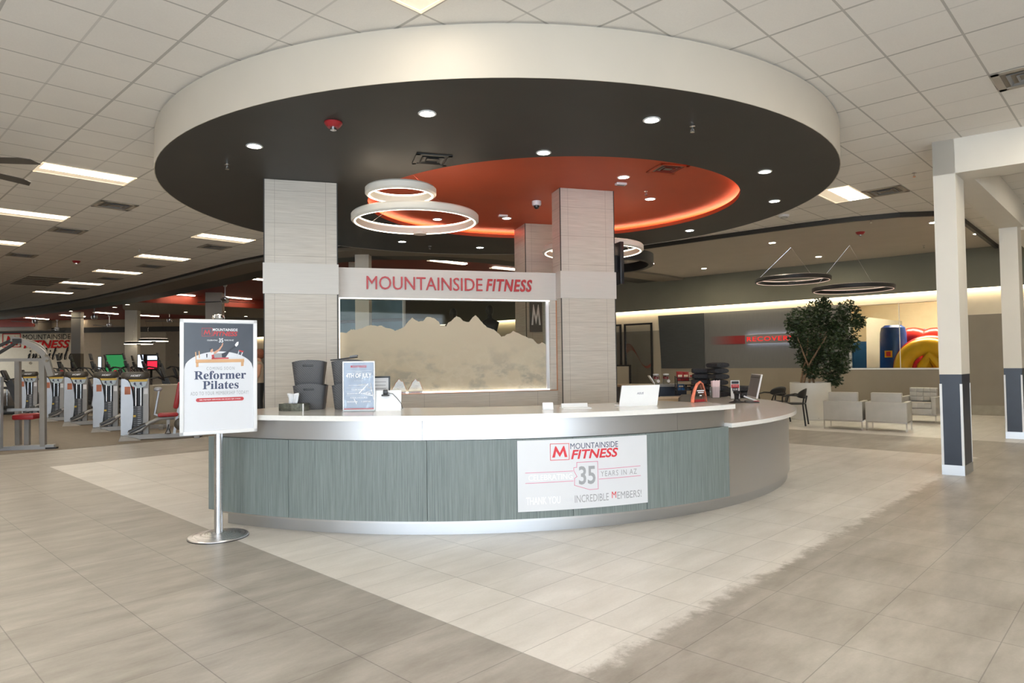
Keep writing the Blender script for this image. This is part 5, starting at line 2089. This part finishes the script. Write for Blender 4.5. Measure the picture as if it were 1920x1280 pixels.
iy = sub('entrance_arch', ib, play(1741, 690, 1.3))
cz = play(1741, 692, 1.3).z
ra = play(1741, 648, 1.3).z - cz
arcp = lambda r, y, z0=0.: [(r * cos(R(t)), y, cz + z0 + r * sin(R(t))) for t in range(-10, 191, 8)]
B().tube([(ra * .98, 0, 0)] + arcp(ra * .98, 0) + [(-ra * .98, 0, 0)], .24, 14).build('arch', 'inf_yellow', iy)
B().tube([(ra * 1.06, .34, 0)] + arcp(ra * 1.08, .34) + [(-ra * 1.06, .34, 0)], .26, 14).build('rear_arch', 'inf_red', iy)
B().tube([(-.25, .2, .4), (-.1, .1, cz + .1), (.05, 0, cz + .42), (.3, .1, cz + .1)], .2, 12).build('inner_post', 'inf_yellow', iy)
B().box(-ra * 1.25, ra * 1.25, -.2, .5, .02, cz - .02, .1).build('base', 'inf_red', iy)
for k, (px, py, off, lb) in enumerate(((1712, 634, 2.6, 'left of two'), (1753, 636, 2.6, 'right of two'))):
    p = play(px, py, off)
    ir = sub('red_dome', ib, p)
    r_ = 24 / 1272 * p.y
    zt = play(px, 613, off).z
    B().tube([(-r_ * 1.0, 0, .0), (-r_ * 1.0, 0, zt - .75)] + [(-r_ * cos(R(t)), 0, zt - .7 + .45 * sin(R(t))) for t in range(20, 171, 15)] + [(r_, 0, zt - .75), (r_, 0, 0)], .25, 12).build('dome', 'inf_red', ir)
    B().tube([(-r_ * .8, -.1, .3), (-r_ * .6, -.1, zt - 1.0), (0, -.1, zt - .75), (r_ * .6, -.1, zt - 1.0), (r_ * .8, -.1, .3)], .12, 10).build('lining', 'inf_yellow', ir)
p = play(1733, 628, 2.9)
d = sub('blue_column', ib, p)
zt = play(1733, 616, 2.9).z
B().lathe([(0, 0), (.2, 0), (.21, zt - .2), (.15, zt - .03), (0, zt)], 20).build('column', 'inf_blue', d)
B().lathe([(.2, .02), (.26, .02), (.26, .2), (.2, .2)], 20, closed=True).build('base_ring', 'inf_red', d)

# ================================================================ GYM
def weight_machine(loc, rotz, label, variant, back=True):
    t = thing('weight_machine', label, 'weight machine', loc, rotz, 'selectorised weight machines')
    B().slabxz([(-.27, .03), (-.275, .5), (-.27, 1.25), (-.17, 1.25), (-.115, 1.16), (-.075, 1.0), (-.05, .8), (-.045, .6), (-.055, .4), (-.09, .1), (-.1, .03)], 0, .34).build('shroud', 'silver', t)
    B().slabxz([(.13, .03), (.13, 1.25), (.23, 1.25), (.23, .03)], .02, .34).build('side_shroud', 'gymgrey', t)
    B().box(-.06, .14, .24, .34, .03, 1.25).build('back_plate', 'dark', t)
    b = B()
    rr_loft(b, [(-.02, .17, .22, .17, 1.22, .1), (-.02, .17, .26, .2, 1.28, .12), (-.02, .17, .265, .205, 1.33, .13), (-.02, .17, .24, .19, 1.39, .12), (-.02, .17, .02, .02, 1.395, .01)])
    b.build('cap', 'bronze', t)
    text('cap_lettering', 'HOIST', 'ink_white', t, place_xz(.0, -.037, 1.315), .19, .04, shear=.3, bold=.03)
    B().slabxz([(-.13, 1.235), (.22, 1.235), (.18, 1.10), (.10, 1.06), (.03, 1.055), (-.07, 1.10)], -.028, -.018).build('placard', 'blueprint', t, smooth=False)
    B().slabxz([(-.13, 1.236), (.22, 1.236), (.205, 1.19), (-.11, 1.19)], -.0305, -.028).build('placard_header', 'yellow', t, smooth=False)
    b = B()
    for x in (-.02, .09):
        b.ball((x, -.03, 1.15), (.022, .003, .028), 10, 6)
        b.bar((x, -.03, 1.13), (x + .03, -.03, 1.11), .006, .015)
    b.build('placard_print', 'ink_navy', t, smooth=False)
    B().box(-.205, -.10, -.004, 0, .93, 1.09).build('orange_sticker', 'orange', t, smooth=False)
    B().box(.145, .215, .016, .02, .93, 1.05).build('number_sticker', 'paper', t, smooth=False)
    for x in (-.01, .085):
        B().cyl((x, .1, .08), (x, .1, 1.22), .018, n=12).build('guide_rod', 'chrome', t)
    b = B()
    for k in range(14):
        b.box(-.05, .125, .03, .17, .10 + .042 * k, .137 + .042 * k)
    b.build('weight_stack', 'dark', t, smooth=False)
    b = B()
    for k in range(14):
        b.box(.03, .09, .0285, .0295, .112 + .042 * k, .122 + .042 * k)
    b.build('plate_marks', 'ink_pale', t, smooth=False)
    B().box(-.05, .0, .0, .03, .46, .5).build('selector_pin', 'yellow', t, smooth=False)
    b = B()
    b.box(-.2, 1.25, -.22, -.12, .02, .11).box(-.2, -.1, -.3, .3, .02, .1).box(1.1, 1.2, -.4, .35, .0, .08)
    b.build('base_frame', 'gymgrey', t, smooth=False)
    B().hexa([(-.28, -.34, 0), (.12, -.34, 0), (.12, -.12, 0), (-.28, -.12, 0)], [(-.24, -.31, .11), (.02, -.31, .05), (.02, -.14, .05), (-.24, -.14, .11)]).build('foot_plate', 'gymgrey', t, smooth=False)
    B().tube([(-.12, -.2, .14), (.1, -.2, .2), (.25, -.2, .34), (.45, -.2, .42), (.72, -.2, .43)], .04, 10).build('lever_arm', 'gymgrey', t)
    B().tube([(-.1, -.2, .16), (.2, -.2, .31)], .047, 10).build('foam_grip', 'dark', t)
    B().tube([(.36, .12, 1.0), (.42, .1, 1.0), (.36, .05, .6), (.34, .05, .5), (.45, .05, .44)], .025, 8).build('press_handle', 'silver', t)
    B().ball((.4, .1, 1.02), (.085, .04, .05)).build('handle_pivot', 'silver', t)
    B().box(.42, .80, -.36, -.0, .46, .535, .03).build('seat', 'vinyl_red', t)
    B().box(.58, .64, -.22, -.14, .06, .46).build('seat_post', 'gymgrey', t, smooth=False)
    if back:
        m_ = Matrix.Translation((.74, 0, .62)) @ Matrix.Rotation(R(10), 4, 'Y')
        B(m_).box(-.045, .055, -.34, -.04, .0, .56, .035).build('backrest', 'vinyl_red', t)
        B(m_).box(-.045, .055, -.28, -.1, .59, .82, .04).build('head_pad', 'vinyl_red', t)
        B().bar((.72, -.2, .1), (.86, -.2, .95), .06, .05).build('back_post', 'silver', t, smooth=False)
    else:
        m_ = Matrix.Translation((.75, 0, .66)) @ Matrix.Rotation(R(-24), 4, 'Y')
        B(m_).box(-.04, .05, -.3, -.06, .0, .5, .035).build('chest_pad', 'vinyl_red', t)
    B().tube([(.62, -.3, .30), (.60, -.34, .2), (.56, -.36, .12), (.66, -.36, .12), (.63, -.33, .22)], .012, 6).build('strap_handle', 'dark', t)
    B().ball((.82, -.3, .3), (.1, .05, .12)).build('cam', 'bronze', t)
    return t


m1 = at(252, 824, 0)
weight_machine((m1.x, m1.y + .05, 0), R(24), 'nearest red-padded weight machine, just left of the poster stand', 0)
for k, (px, py, lb) in enumerate(((197, 808, 'second red-padded weight machine from the poster stand'), (141, 797, 'third red-padded weight machine from the poster stand'), (99, 789, 'fourth red-padded weight machine, partly behind the grey rack'), (50, 781, 'farthest red-padded weight machine, mostly hidden behind the grey rack'))):
    p = at(px, py, 0)
    weight_machine((p.x, p.y + .05, 0), R(26 + 1.5 * k), lb, k + 1, k % 2 == 1)

# strength rack at the left edge
rp_ = at(50, 843, 0)
rq = thing('strength_rack', 'grey steel arch-topped strength rack with a red bench at the left edge', 'gym machine', (rp_.x, rp_.y, 0), R(12))
mpx = rp_.y / 1272


def rl_(px, py, y=0.):
    k = 1 + y / rp_.y
    return Vector(((px - 50) * mpx * k, y, (842 - py) * mpx * k - (k - 1) * 1.5 * .9))


B().bar(rl_(-30, 840), rl_(97, 838), .08, .09).build('base_beam', 'silver', rq, smooth=False)
B().box(*[v for p_ in ((rl_(83, 840).x, rl_(101, 840).x), (-.05, .05), (0, .035)) for v in p_]).build('foot', 'dark', rq, smooth=False)
for px, tp, y in ((78, 672, .0), (45, 676, .75), (15, 672, .5)):
    a = rl_(px, 838, y)
    a.z = .05
    c = rl_(px - 2, tp, y)
    B().bar(a, c, .1, .08).build('upright', 'gymgrey', rq, smooth=False)
B().bar(rl_(-25, 674), rl_(87, 674), .06, .055).build('top_bar', 'gymgrey', rq, smooth=False)
B().bar(rl_(18, 767), rl_(74, 767), .06, .05).build('cross_bar', 'silver', rq, smooth=False)
for y, pts in ((-.1, [(28, 634), (45, 639), (62, 647), (77, 658), (86, 672), (91, 690), (95, 705)]), (.45, [(8, 640), (28, 641), (45, 647), (56, 657), (61, 672), (64, 690), (66, 705)])):
    b = B()
    q = [rl_(*p_, y) for p_ in pts]
    sm = []
    for k in range(len(q) - 1):
        p0, p1, p2, p3 = q[max(k - 1, 0)], q[k], q[k + 1], q[min(k + 2, len(q) - 1)]
        for f in (0, .25, .5, .75):
            sm.append(.5 * (2 * p1 + (p2 - p0) * f + (2 * p0 - 5 * p1 + 4 * p2 - p3) * f ** 2 + (3 * p1 - p0 - 3 * p2 + p3) * f ** 3))
    sm.append(q[-1])
    rows_ = []
    for k, p in enumerate(sm):
        t_ = (sm[min(k + 1, len(sm) - 1)] - sm[max(k - 1, 0)]).normalized()
        n_ = Vector((-t_.z, 0, t_.x)) * .048
        dy = Vector((0, .036, 0))
        rows_.append([b.v(p + n_ - dy), b.v(p + n_ + dy), b.v(p - n_ + dy), b.v(p - n_ - dy)])
    for a, c in zip(rows_, rows_[1:]):
        for k in range(4):
            b.f([a[k], a[(k + 1) % 4], c[(k + 1) % 4], c[k]])
    b.f(rows_[0][::-1])
    b.f(rows_[-1])
    b.build('arch', 'gymgrey', rq, smooth=False)
B().bar(rl_(-20, 655, .2), rl_(16, 637, .2), .05, .05).build('lat_bar', 'dark', rq, smooth=False)
B().bar(rl_(-10, 664, .2), rl_(24, 641, .2), .05, .05).build('lat_bar', 'dark', rq, smooth=False)
B().box(rl_(32, 637, -.16).x, rl_(46, 637, -.16).x, -.17, -.11, rl_(0, 642, -.16).z, rl_(0, 634, -.16).z).build('bumper', 'dark', rq, smooth=False)
b = B()
for px, py in ((89, 666), (90, 676), (63, 680)):
    c = rl_(px, py, -.16)
    b.cyl(c, c + Vector((0, -.02, 0)), .024, n=12)
b.build('bolt', 'chrome', rq)
B().bar(rl_(17, 838, -.3), rl_(17, 706, -.3), .1, .1).build('front_upright', 'silver', rq, smooth=False)
B().bar(rl_(-30, 706, -.3), rl_(21, 706, -.3), .06, .03).build('front_rail', 'silver', rq, smooth=False)
a, c = rl_(-30, 836, -.3), rl_(8, 708, -.3)
B().box(a.x, c.x, -.32, -.29, .12, c.z).build('shroud', 'grey', rq, smooth=False)
a, c = rl_(20, 785, .3), rl_(56, 775, .3)
B().box(a.x, c.x, .1, .5, a.z, c.z, .03).build('bench_pad', 'vinyl_red', rq)
a = rl_(38, 785, .3)
B().box(a.x - .04, a.x + .04, .26, .34, .05, a.z).build('bench_post', 'gymgrey', rq, smooth=False)
B().box(a.x - .2, a.x + .22, .24, .36, .0, .06).build('bench_foot', 'gymgrey', rq, smooth=False)

# cardio machines behind
def cardio(kind, loc, rotz, label, proto={}):
    if kind in proto:
        return dup(proto[kind], loc, rotz, label)
    t = thing('elliptical_trainer' if kind == 'tall' else 'exercise_bike', label, 'cardio machine', loc, rotz, 'cardio machines behind the weight machines')
    proto[kind] = t
    if kind == 'tall':
        B().box(-.28, .28, -.3, .82, 0, .22, .05).build('base', 'dark', t)
        B().bar((0, .72, .2), (0, .3, 1.62), .16, .1).build('mast', 'bronze', t, smooth=False)
        m_ = Matrix.Translation((0, .27, 1.55)) @ Matrix.Rotation(R(14), 4, 'X')
        B(m_).box(-.15, .15, -.04, .05, -.08, .2, .02).build('console', 'blackplastic', t)
        m_ = Matrix.Translation((0, .22, 1.78)) @ Matrix.Rotation(R(14), 4, 'X')
        B(m_).box(-.18, .18, -.02, .03, 0, .27, .015).build('screen', 'dark', t)
        B(m_).box(-.05, .05, .031, .034, .1, .17).build('badge', 'grey', t, smooth=False)
        for s_ in (-1, 1):
            B().tube([(s_ * .26, .5, .3), (s_ * .3, .35, 1.1), (s_ * .3, .1, 1.45), (s_ * .24, -.15, 1.5), (s_ * .22, -.3, 1.4)], .024, 8).build('handle', 'dark', t)
            B().box(s_ * .2 - .09, s_ * .2 + .07, -.28, .25, .24, .3, .02).build('pedal', 'dark', t)
    else:
        B().box(-.26, .26, -.45, .72, 0, .16, .04).build('base', 'dark', t)
        B().bar((0, .62, .14), (0, .25, 1.1), .28, .2).build('body', 'blackplastic', t, smooth=False)
        m_ = Matrix.Translation((0, .2, 1.12)) @ Matrix.Rotation(R(22), 4, 'X')
        B(m_).box(-.24, .24, -.04, .05, 0, .34, .03).build('console', 'blackplastic', t)
        B(m_).box(-.04, .04, .051, .054, .16, .22).build('badge', 'grey', t, smooth=False)
        for s_ in (-1, 1):
            B().tube([(s_ * .2, .25, 1.05), (s_ * .32, .05, 1.15), (s_ * .3, -.2, 1.1)], .024, 8).build('handle', 'dark', t)
        B().box(-.16, .16, -.5, -.2, .76, .84, .03).build('saddle', 'dark', t)
        B().cyl((0, -.34, .15), (0, -.34, .77), .03).build('saddle_post', 'chrome', t)
    return t


rows = [('tall', 98, 27), ('tall', 124, 29.5), ('tall', 160, 27), ('tall', 188, 29.5), ('tall', 222, 27), ('tall', 240, 33), ('tall', 256, 29.5), ('tall', 286, 27), ('tall', 328, 29.5),
        ('low', 0, 22.2), ('low', 35, 24.6), ('low', 73, 22.2), ('low', 106, 24.6), ('low', 143, 23.0), ('low', 178, 24.6), ('low', 219, 22.2), ('low', 250, 24.6), ('low', 293, 22.2), ('low', 322, 24.6)]
cnt = {'tall': 0, 'low': 0}
nm_ = {'tall': 'black elliptical trainer with a raised screen', 'low': 'low black exercise bike with a tilted console'}
for kd, px, y in rows:
    p = atd(px, 690, y)
    o_ = ORD[cnt[kd]] if cnt[kd] < 12 else 'last'
    cardio(kd, (p.x, p.y, 0), R(-68 + rnd.uniform(-4, 4)), f'{nm_[kd]}, {o_} from the left of its kind')
    cnt[kd] += 1
# low wall, screens, columns, pendants and lights of the gym
a, c = atd(268, 722, 17.6), atd(500, 722, 19.6)
b = B()
b.hexa([(a.x, a.y, 0), (c.x, c.y, 0), (c.x, c.y + .2, 0), (a.x, a.y + .2, 0)], [(a.x, a.y, 1.02), (c.x, c.y, 1.02), (c.x, c.y + .2, 1.02), (a.x, a.y + .2, 1.02)])
struct(b.build('wall_low_partition', 'tanwall', smooth=False))
a = atd(289, 720, 16.9)
tc = thing('storage_cabinet', 'square beige cabinet just left of the poster stand behind a weight machine', 'cabinet', (a.x + .1, a.y, 0), R(5))
B().box(-.1, .6, 0, .32, 0, 1.02).build('body', 'tanwall', tc, smooth=False)
B().box(-.12, .62, -.02, .34, 1.02, 1.05).build('top', 'drywall', tc, smooth=False)


def gym_screen(px0, px1, py0, py1, y, mat, label):
    a, c = atd(px0, py0, y), atd(px1, py1, y)
    t = thing('television', label, 'television', ((a.x + c.x) / 2, y, (a.z + c.z) / 2))
    w, h = (c.x - a.x) / 2, (a.z - c.z) / 2
    B().box(-w, w, 0, .06, -h, h).build('housing', 'blackplastic', t, smooth=False)
    B().box(-w * .92, w * .92, -.004, 0, -h * .92, h * .92).build('screen', mat, t, smooth=False)
    B().box(-.04, .04, .02, .05, -((a.z + c.z) / 2), -h).build('stand', 'dark', t, smooth=False)
    return t, w, h


gym_screen(197, 240, 664, 700, 34, 'screen_green', 'large green-lit screen far back in the gym')
t, w, h = gym_screen(270, 296, 664, 694, 30, 'dark', 'dark-framed screen with a red and white picture in the gym')
B().box(-w * .5, w * .9, -.01, -.005, -h * .8, h * .15).build('red_picture', 'screen_red', t, smooth=False)
B().box(-w * .5, w * .9, -.01, -.005, h * .3, h * .8).build('white_picture', 'screen_white', t, smooth=False)
gym_screen(258, 269, 664, 690, 32, 'screen_white', 'bright white screen left of the red one in the gym')
gym_screen(184, 190, 668, 692, 35, 'screen_white', 'narrow bright screen left of the green one in the gym')


def gym_column(px0, px1, ytop, ztop, y, label, dark=None, cap=True):
    a, c = atd(px0, 640, y), atd(px1, 640, y)
    w = c.x - a.x
    t = thing('column', label, 'column', ((a.x + c.x) / 2, y, 0), R(14), kind='structure')
    B().box(-w / 2, w / 2, 0, w, 0, ztop).build('shaft', 'white', t, smooth=False)
    B().box(-w / 2 - .01, w / 2 + .01, -.01, w + .01, 0, dark or .2).build('wrap', 'taupe', t, smooth=False)


gym_column(386, 415, 548, 4.72, 29.7, 'gym column rising above the poster stand')
gym_column(235, 256, 575, 4.32, 33.5, 'pale gym column standing behind the cardio machines')
gym_column(134, 150, 597, 4.72, 39, 'dark-wrapped gym column in front of the wall sign', 2.3)
gym_column(655, 690, 492, 4.72, 21.4, 'column top seen above the kiosk sign band')
# hall column seen through the clear glass
for (x0, x1, x2, yb) in ((666, 692, 0, 0),):
    a, c = atd(666, 600, 16.5), atd(692, 600, 16.5)
    t = thing('column', 'white hall column seen through the clear glass above the etched ridge', 'column', ((a.x + c.x) / 2, 16.5, 0), 0, kind='structure')
    w = c.x - a.x
    B().box(-w / 2, w / 2, 0, w, 0, 4.7).build('shaft', 'white', t, smooth=False)
    B().box(-w / 2 - .06, w / 2 + .06, -.02, w, 0, .2).build('base', 'steelkick', t, smooth=False)
# blue-tinted glazed partition further back
a, c = atd(560, 600, 19.0), atd(757, 600, 18.0)
t = thing('window_3', 'blue tinted glazed partition beyond the kiosk glass', 'window', (a.x, a.y, 0), atan2(c.y - a.y, c.x - a.x), kind='structure')
Lw = hypot(c.x - a.x, c.y - a.y)
M['bluepane'] = mk('blue_tinted_glass', (.17, .27, .34), .85, var=.25, scale=1.2, spec=.1)
B().box(0, Lw, 0, .04, 0, 3.6).build('pane', 'bluepane', t, smooth=False)
B().box(Lw - .02, Lw + .015, -.04, .08, 0, 3.6).build('post', 'paper', t, smooth=False)
B().box(0, Lw, -.03, .07, 2.62, 2.7).build('rail', 'charcoal', t, smooth=False)


def gym_light(px0, py0, px1, py1, label, z=4.72):
    a, c = at(px0, py0, z), at(px1, py1, z)
    t = thing('ceiling_light', label, 'ceiling light', (a.x, a.y, z), atan2(c.y - a.y, c.x - a.x), 'long lights in the dark red ceiling')
    L = (c - a).length
    B().box(0, L, 0, .15, -.03, 0).build('lens', 'gymlens', t, smooth=False)
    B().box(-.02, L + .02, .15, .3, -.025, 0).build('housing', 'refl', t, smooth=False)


GL = [(690, 472, 748, 478, 'first of three above the sign band'), (812, 486, 876, 493.5, 'second of three above the sign band'), (928, 500, 990, 506, 'third of three above the sign band'),
      (446, 518, 500, 524, 'beside the left laminate column'), (308, 549, 366, 553.5, 'left of the column over the poster'), (424, 556, 472, 560, 'right of the column over the poster'),
      (182, 585, 222, 588, 'left of the tall pale column'), (258, 590, 298, 592.5, 'right of the tall pale column'), (118, 590, 160, 593, 'third from the pale gym column'), (52, 595, 92, 598, 'above the wall sign'), (-10, 601, 22, 604, 'far left above the wall sign'), (150, 599, 170, 601, 'just right of the dark-wrapped column')]
for g in GL:
    gym_light(*g[:4], 'long lit light in the dark red ceiling, ' + g[4])
for px, py, z, lb in [(239, 571, 4.3, 'beside the tall pale column top'), (215, 576, 4.3, 'left of the tall pale column top'), (348, 585, 4.3, 'left of the column above the poster stand'), (420, 584, 4.3, 'right of the column above the poster stand'), (461, 593, 4.3, 'near the left laminate column')]:
    p = at(px, py, z)
    downlight('whiteplastic', .11, 'round downlight in the far grey gym soffit ' + lb, (p.x, p.y, z), 'far gym downlights', 'down_small')
for px, py, lb in [(132, 583, 'above the dark-wrapped column'), (94, 606, 'above the wall sign')]:
    p = at(px, py, 4.72)
    downlight('whiteplastic', .13, 'round downlight in the dark red gym ceiling ' + lb, (p.x, p.y, 4.72), 'far gym downlights', 'down_small')


def fan(loc, rotz, label, rod, first=[None], s=1.):
    t = thing('ceiling_fan', label, 'ceiling fan', loc, rotz, 'ceiling fans')
    B().cyl((0, 0, .1), (0, 0, rod), .022, n=10).build('rod', 'alu', t)
    B().lathe([(0, -.12), (.12, -.12), (.15, -.06), (.15, .06), (.06, .12), (0, .12)], 20).build('motor', 'alu', t)
    B().lathe([(0, rod), (.09, rod), (.05, rod - .08), (0, rod - .08)], 16).build('canopy', 'alu', t)
    for k in range(3):
        a = 2 * pi * k / 3
        m_ = Matrix.Rotation(a, 4, 'Z') @ Matrix.Rotation(R(10), 4, 'X')
        B(m_).hexa([(.1, -.05, -.07), (1.18, -.085, -.07), (1.25, .0, -.07), (1.18, .07, -.07), (.1, .05, -.07)], [(.1, -.05, -.06), (1.18, -.085, -.06), (1.25, .0, -.06), (1.18, .07, -.06), (.1, .05, -.06)]).build('blade', 'grey', t, smooth=False)
    return t


for px, py, lb in [(422, 562, 'beside the column above the poster stand'), (177, 594, 'between the two gym columns, higher'), (205, 609, 'between the two gym columns, lower'), (107, 616, 'above the end of the wall sign'), (66, 602, 'above the middle of the wall sign'), (318, 600, 'left of the poster stand top')]:
    p = at(px, py, 4.12)
    fan((p.x, p.y, 4.12), rnd.uniform(0, 2), 'grey three-bladed ceiling fan ' + lb, .6)
t = thing('ceiling_fan', 'dark fan whose blade tips reach in at the left edge', 'ceiling fan', (-6.68, 7.66, 3.96), R(8), 'ceiling fans')
B().cyl((0, 0, .1), (0, 0, ZC - 3.96), .022, n=10).build('rod', 'alu', t)
B().lathe([(0, -.12), (.12, -.12), (.15, -.06), (.15, .06), (.06, .12), (0, .12)], 20).build('motor', 'alu', t)
for k in range(6):
    m_ = Matrix.Rotation(pi / 3 * k, 4, 'Z') @ Matrix.Rotation(R(-10), 4, 'X')
    q = [(.1, -.05), (1.05, -.085), (1.15, -.05), (1.2, .07), (.1, .05)]
    B(m_).hexa([(x, y, -.07) for x, y in q], [(x, y, -.06) for x, y in q]).build('blade', 'bronze', t, smooth=False)
for px0, px1, py, y, lb in ((263, 313, 638.5, 30, 'longer and right'), (236, 284, 644, 33, 'shorter and left')):
    a, c = atd(px0, py, y), atd(px1, py, y)
    r_ = (c.x - a.x) / 2
    ring_pendant(((a.x + c.x) / 2, y, a.z - .04), r_ - .05, .12, f'black ring pendant with a warm lit rim in the gym, {lb}', 'black', 'led_warm', 'black gym pendants', ((a.x + c.x) / 2, y, 4.7), led_w=.05)

# person on a machine, seen in the slit between poster and column
p = atd(486, 684, 17.0)
per = thing('person', 'person with auburn hair in a beige top, standing between poster and column', 'person', (p.x, p.y, 0), R(-70))
sk = bpy.data.meshes.new('body')
J = [(0, 0, .92), (0, 0, 1.1), (0, .01, 1.32), (0, .02, 1.43), (0, .01, 1.50), (0, -.02, 1.60),
     (.17, .01, 1.38), (.21, -.02, 1.12), (.19, -.2, .98), (.18, -.27, .96),
     (-.17, .01, 1.38), (-.21, -.02, 1.12), (-.19, -.2, .98), (-.18, -.27, .96),
     (.09, 0, .86), (.1, -.03, .48), (.1, .03, .08), (.1, -.12, .04),
     (-.09, 0, .86), (-.1, .03, .48), (-.1, .08, .08), (-.1, -.06, .04)]
Ed = [(0, 1), (1, 2), (2, 3), (3, 4), (4, 5), (2, 6), (6, 7), (7, 8), (8, 9), (2, 10), (10, 11), (11, 12), (12, 13), (0, 14), (14, 15), (15, 16), (16, 17), (0, 18), (18, 19), (19, 20), (20, 21)]
RA = [.14, .12, .15, .08, .05, .09, .06, .045, .035, .025, .06, .045, .035, .025, .09, .06, .04, .03, .09, .06, .04, .03]
sk.from_pydata(J, Ed, [])
ob = bpy.data.objects.new('body', sk)
COL.objects.link(ob)
md = ob.modifiers.new('skin', 'SKIN')
ob.modifiers.new('sub', 'SUBSURF').render_levels = 2
for i, r_ in enumerate(RA):
    sk.skin_vertices[0].data[i].radius = (r_, r_ * .8)
sk.skin_vertices[0].data[0].use_root = True
sk.materials.append(M['skin'])
ob.parent = per
ob.location.z = .12
B().lathe([(.15, .95), (.17, 1.05), (.165, 1.25), (.19, 1.42), (.12, 1.55), (.05, 1.6), (.05, 1.57), (.11, 1.5), (.15, 1.3), (.14, .95)], 20, sx=1.1, sy=.8).build('shirt', 'shirt', per)
for s_ in (-1, 1):
    B().tube([(s_ * .09, 0, 1.06), (s_ * .1, 0, .6), (s_ * .1, .04, .22)], [.125, .09, .065], 12).build('trouser_leg', 'black', per)
B().ball((0, .02, 1.78), (.105, .125, .13)).build('hair', 'hair', per)
B().ball((0, .13, 1.8), (.05, .06, .06)).build('hair_bun', 'hair', per)
plat = B()
plat.box(-.4, .4, -.6, .6, 0, .13)
tag(plat.build('step_platform', 'dark', None, False, (p.x, p.y, 0), R(-70)), 'dark step platform under the person with auburn hair', 'platform')


# ================================================================ parts that sit on parts
NEST = {'storage_basket': {'handle_slot': 'body'}, 'tissue_box': {'box_edge': 'box'},
        'sign_holder': {k: 'print' for k in ('lettering', 'rule', 'firework_print', 'print_edge')},
        'poster_stand': {k: 'poster' for k in ('lettering', 'red_bar', 'emblem', 'poster_field', 'printed_reformer', 'printed_reformer_metal', 'printed_carriage', 'printed_torso', 'printed_leggings', 'printed_skin', 'printed_hair', 'printed_shoe', 'printed_headrest')},
        'banner': {k: 'sheet' for k in ('lettering', 'numerals', 'emblem', 'state_outline', 'rule')},
        'laptop': {'screen': 'lid', 'logo': 'lid'}, 'picture_frame': {'print': 'certificate'}, 'webcam': {'cord': 'body'},
        'award': {'edge': 'plaque', 'engraving': 'plaque', 'lettering': 'base', 'base_print': 'plaque'},
        'price_sign': {k: 'card' for k in ('card_header', 'card_band', 'price_panel', 'price', 'lettering')},
        'monitor': {'screen': 'casing', 'screen_bar': 'casing'}, 'snack_bag': {'print': 'bag'}, 'column_banner': {'letter': 'panel', 'print': 'panel'},
        'column': {'corner_guard': 'wrap', 'corner_strip': 'shaft'}, 'window_2': {'etched_mountains': 'pane'},
        'ring_pendant': {'led_strip': 'ring', 'inner_led': 'ring'}, 'fire_alarm': {'flash_lens': 'body'}, 'sprinkler': {'deflector': 'body'}, 'air_vent': {'louvre': 'frame'},
        'weight_machine': {'cap_lettering': 'cap', 'placard_header': 'placard', 'placard_print': 'placard', 'orange_sticker': 'shroud', 'number_sticker': 'side_shroud', 'plate_marks': 'weight_stack', 'selector_pin': 'weight_stack', 'foam_grip': 'lever_arm', 'handle_pivot': 'press_handle'},
        'elliptical_trainer': {'badge': 'screen'}, 'exercise_bike': {'badge': 'console'}, 'television': {'red_picture': 'screen', 'white_picture': 'screen'},
        'potted_tree': {'drain_plug': 'planter'}, 'recovery_sign': {'lettering': 'board', 'back_light': 'board'}, 'task_chair': {'caster': 'leg'},
        'ceiling_canopy': {'cove_light': 'recess_cove'}, 'inflatable_playground': {'label': 'tower', 'label_edge': 'tower'}, 'candy_jar': {'tag': 'glass'}}


def stem(n):
    return n.split('.')[0]


def mid(o):
    return sum((Vector(c) for c in o.bound_box), Vector()) / 8


for o in list(S.objects):
    rule = NEST.get(stem(o.name)) if o.parent is None else None
    if not rule:
        continue
    kids = list(o.children)
    for ch in kids:
        want = rule.get(stem(ch.name))
        hosts = [k for k in kids if stem(k.name) == want] if want else []
        if hosts:
            ch.parent = min(hosts, key=lambda k: (mid(k) - mid(ch)).length)
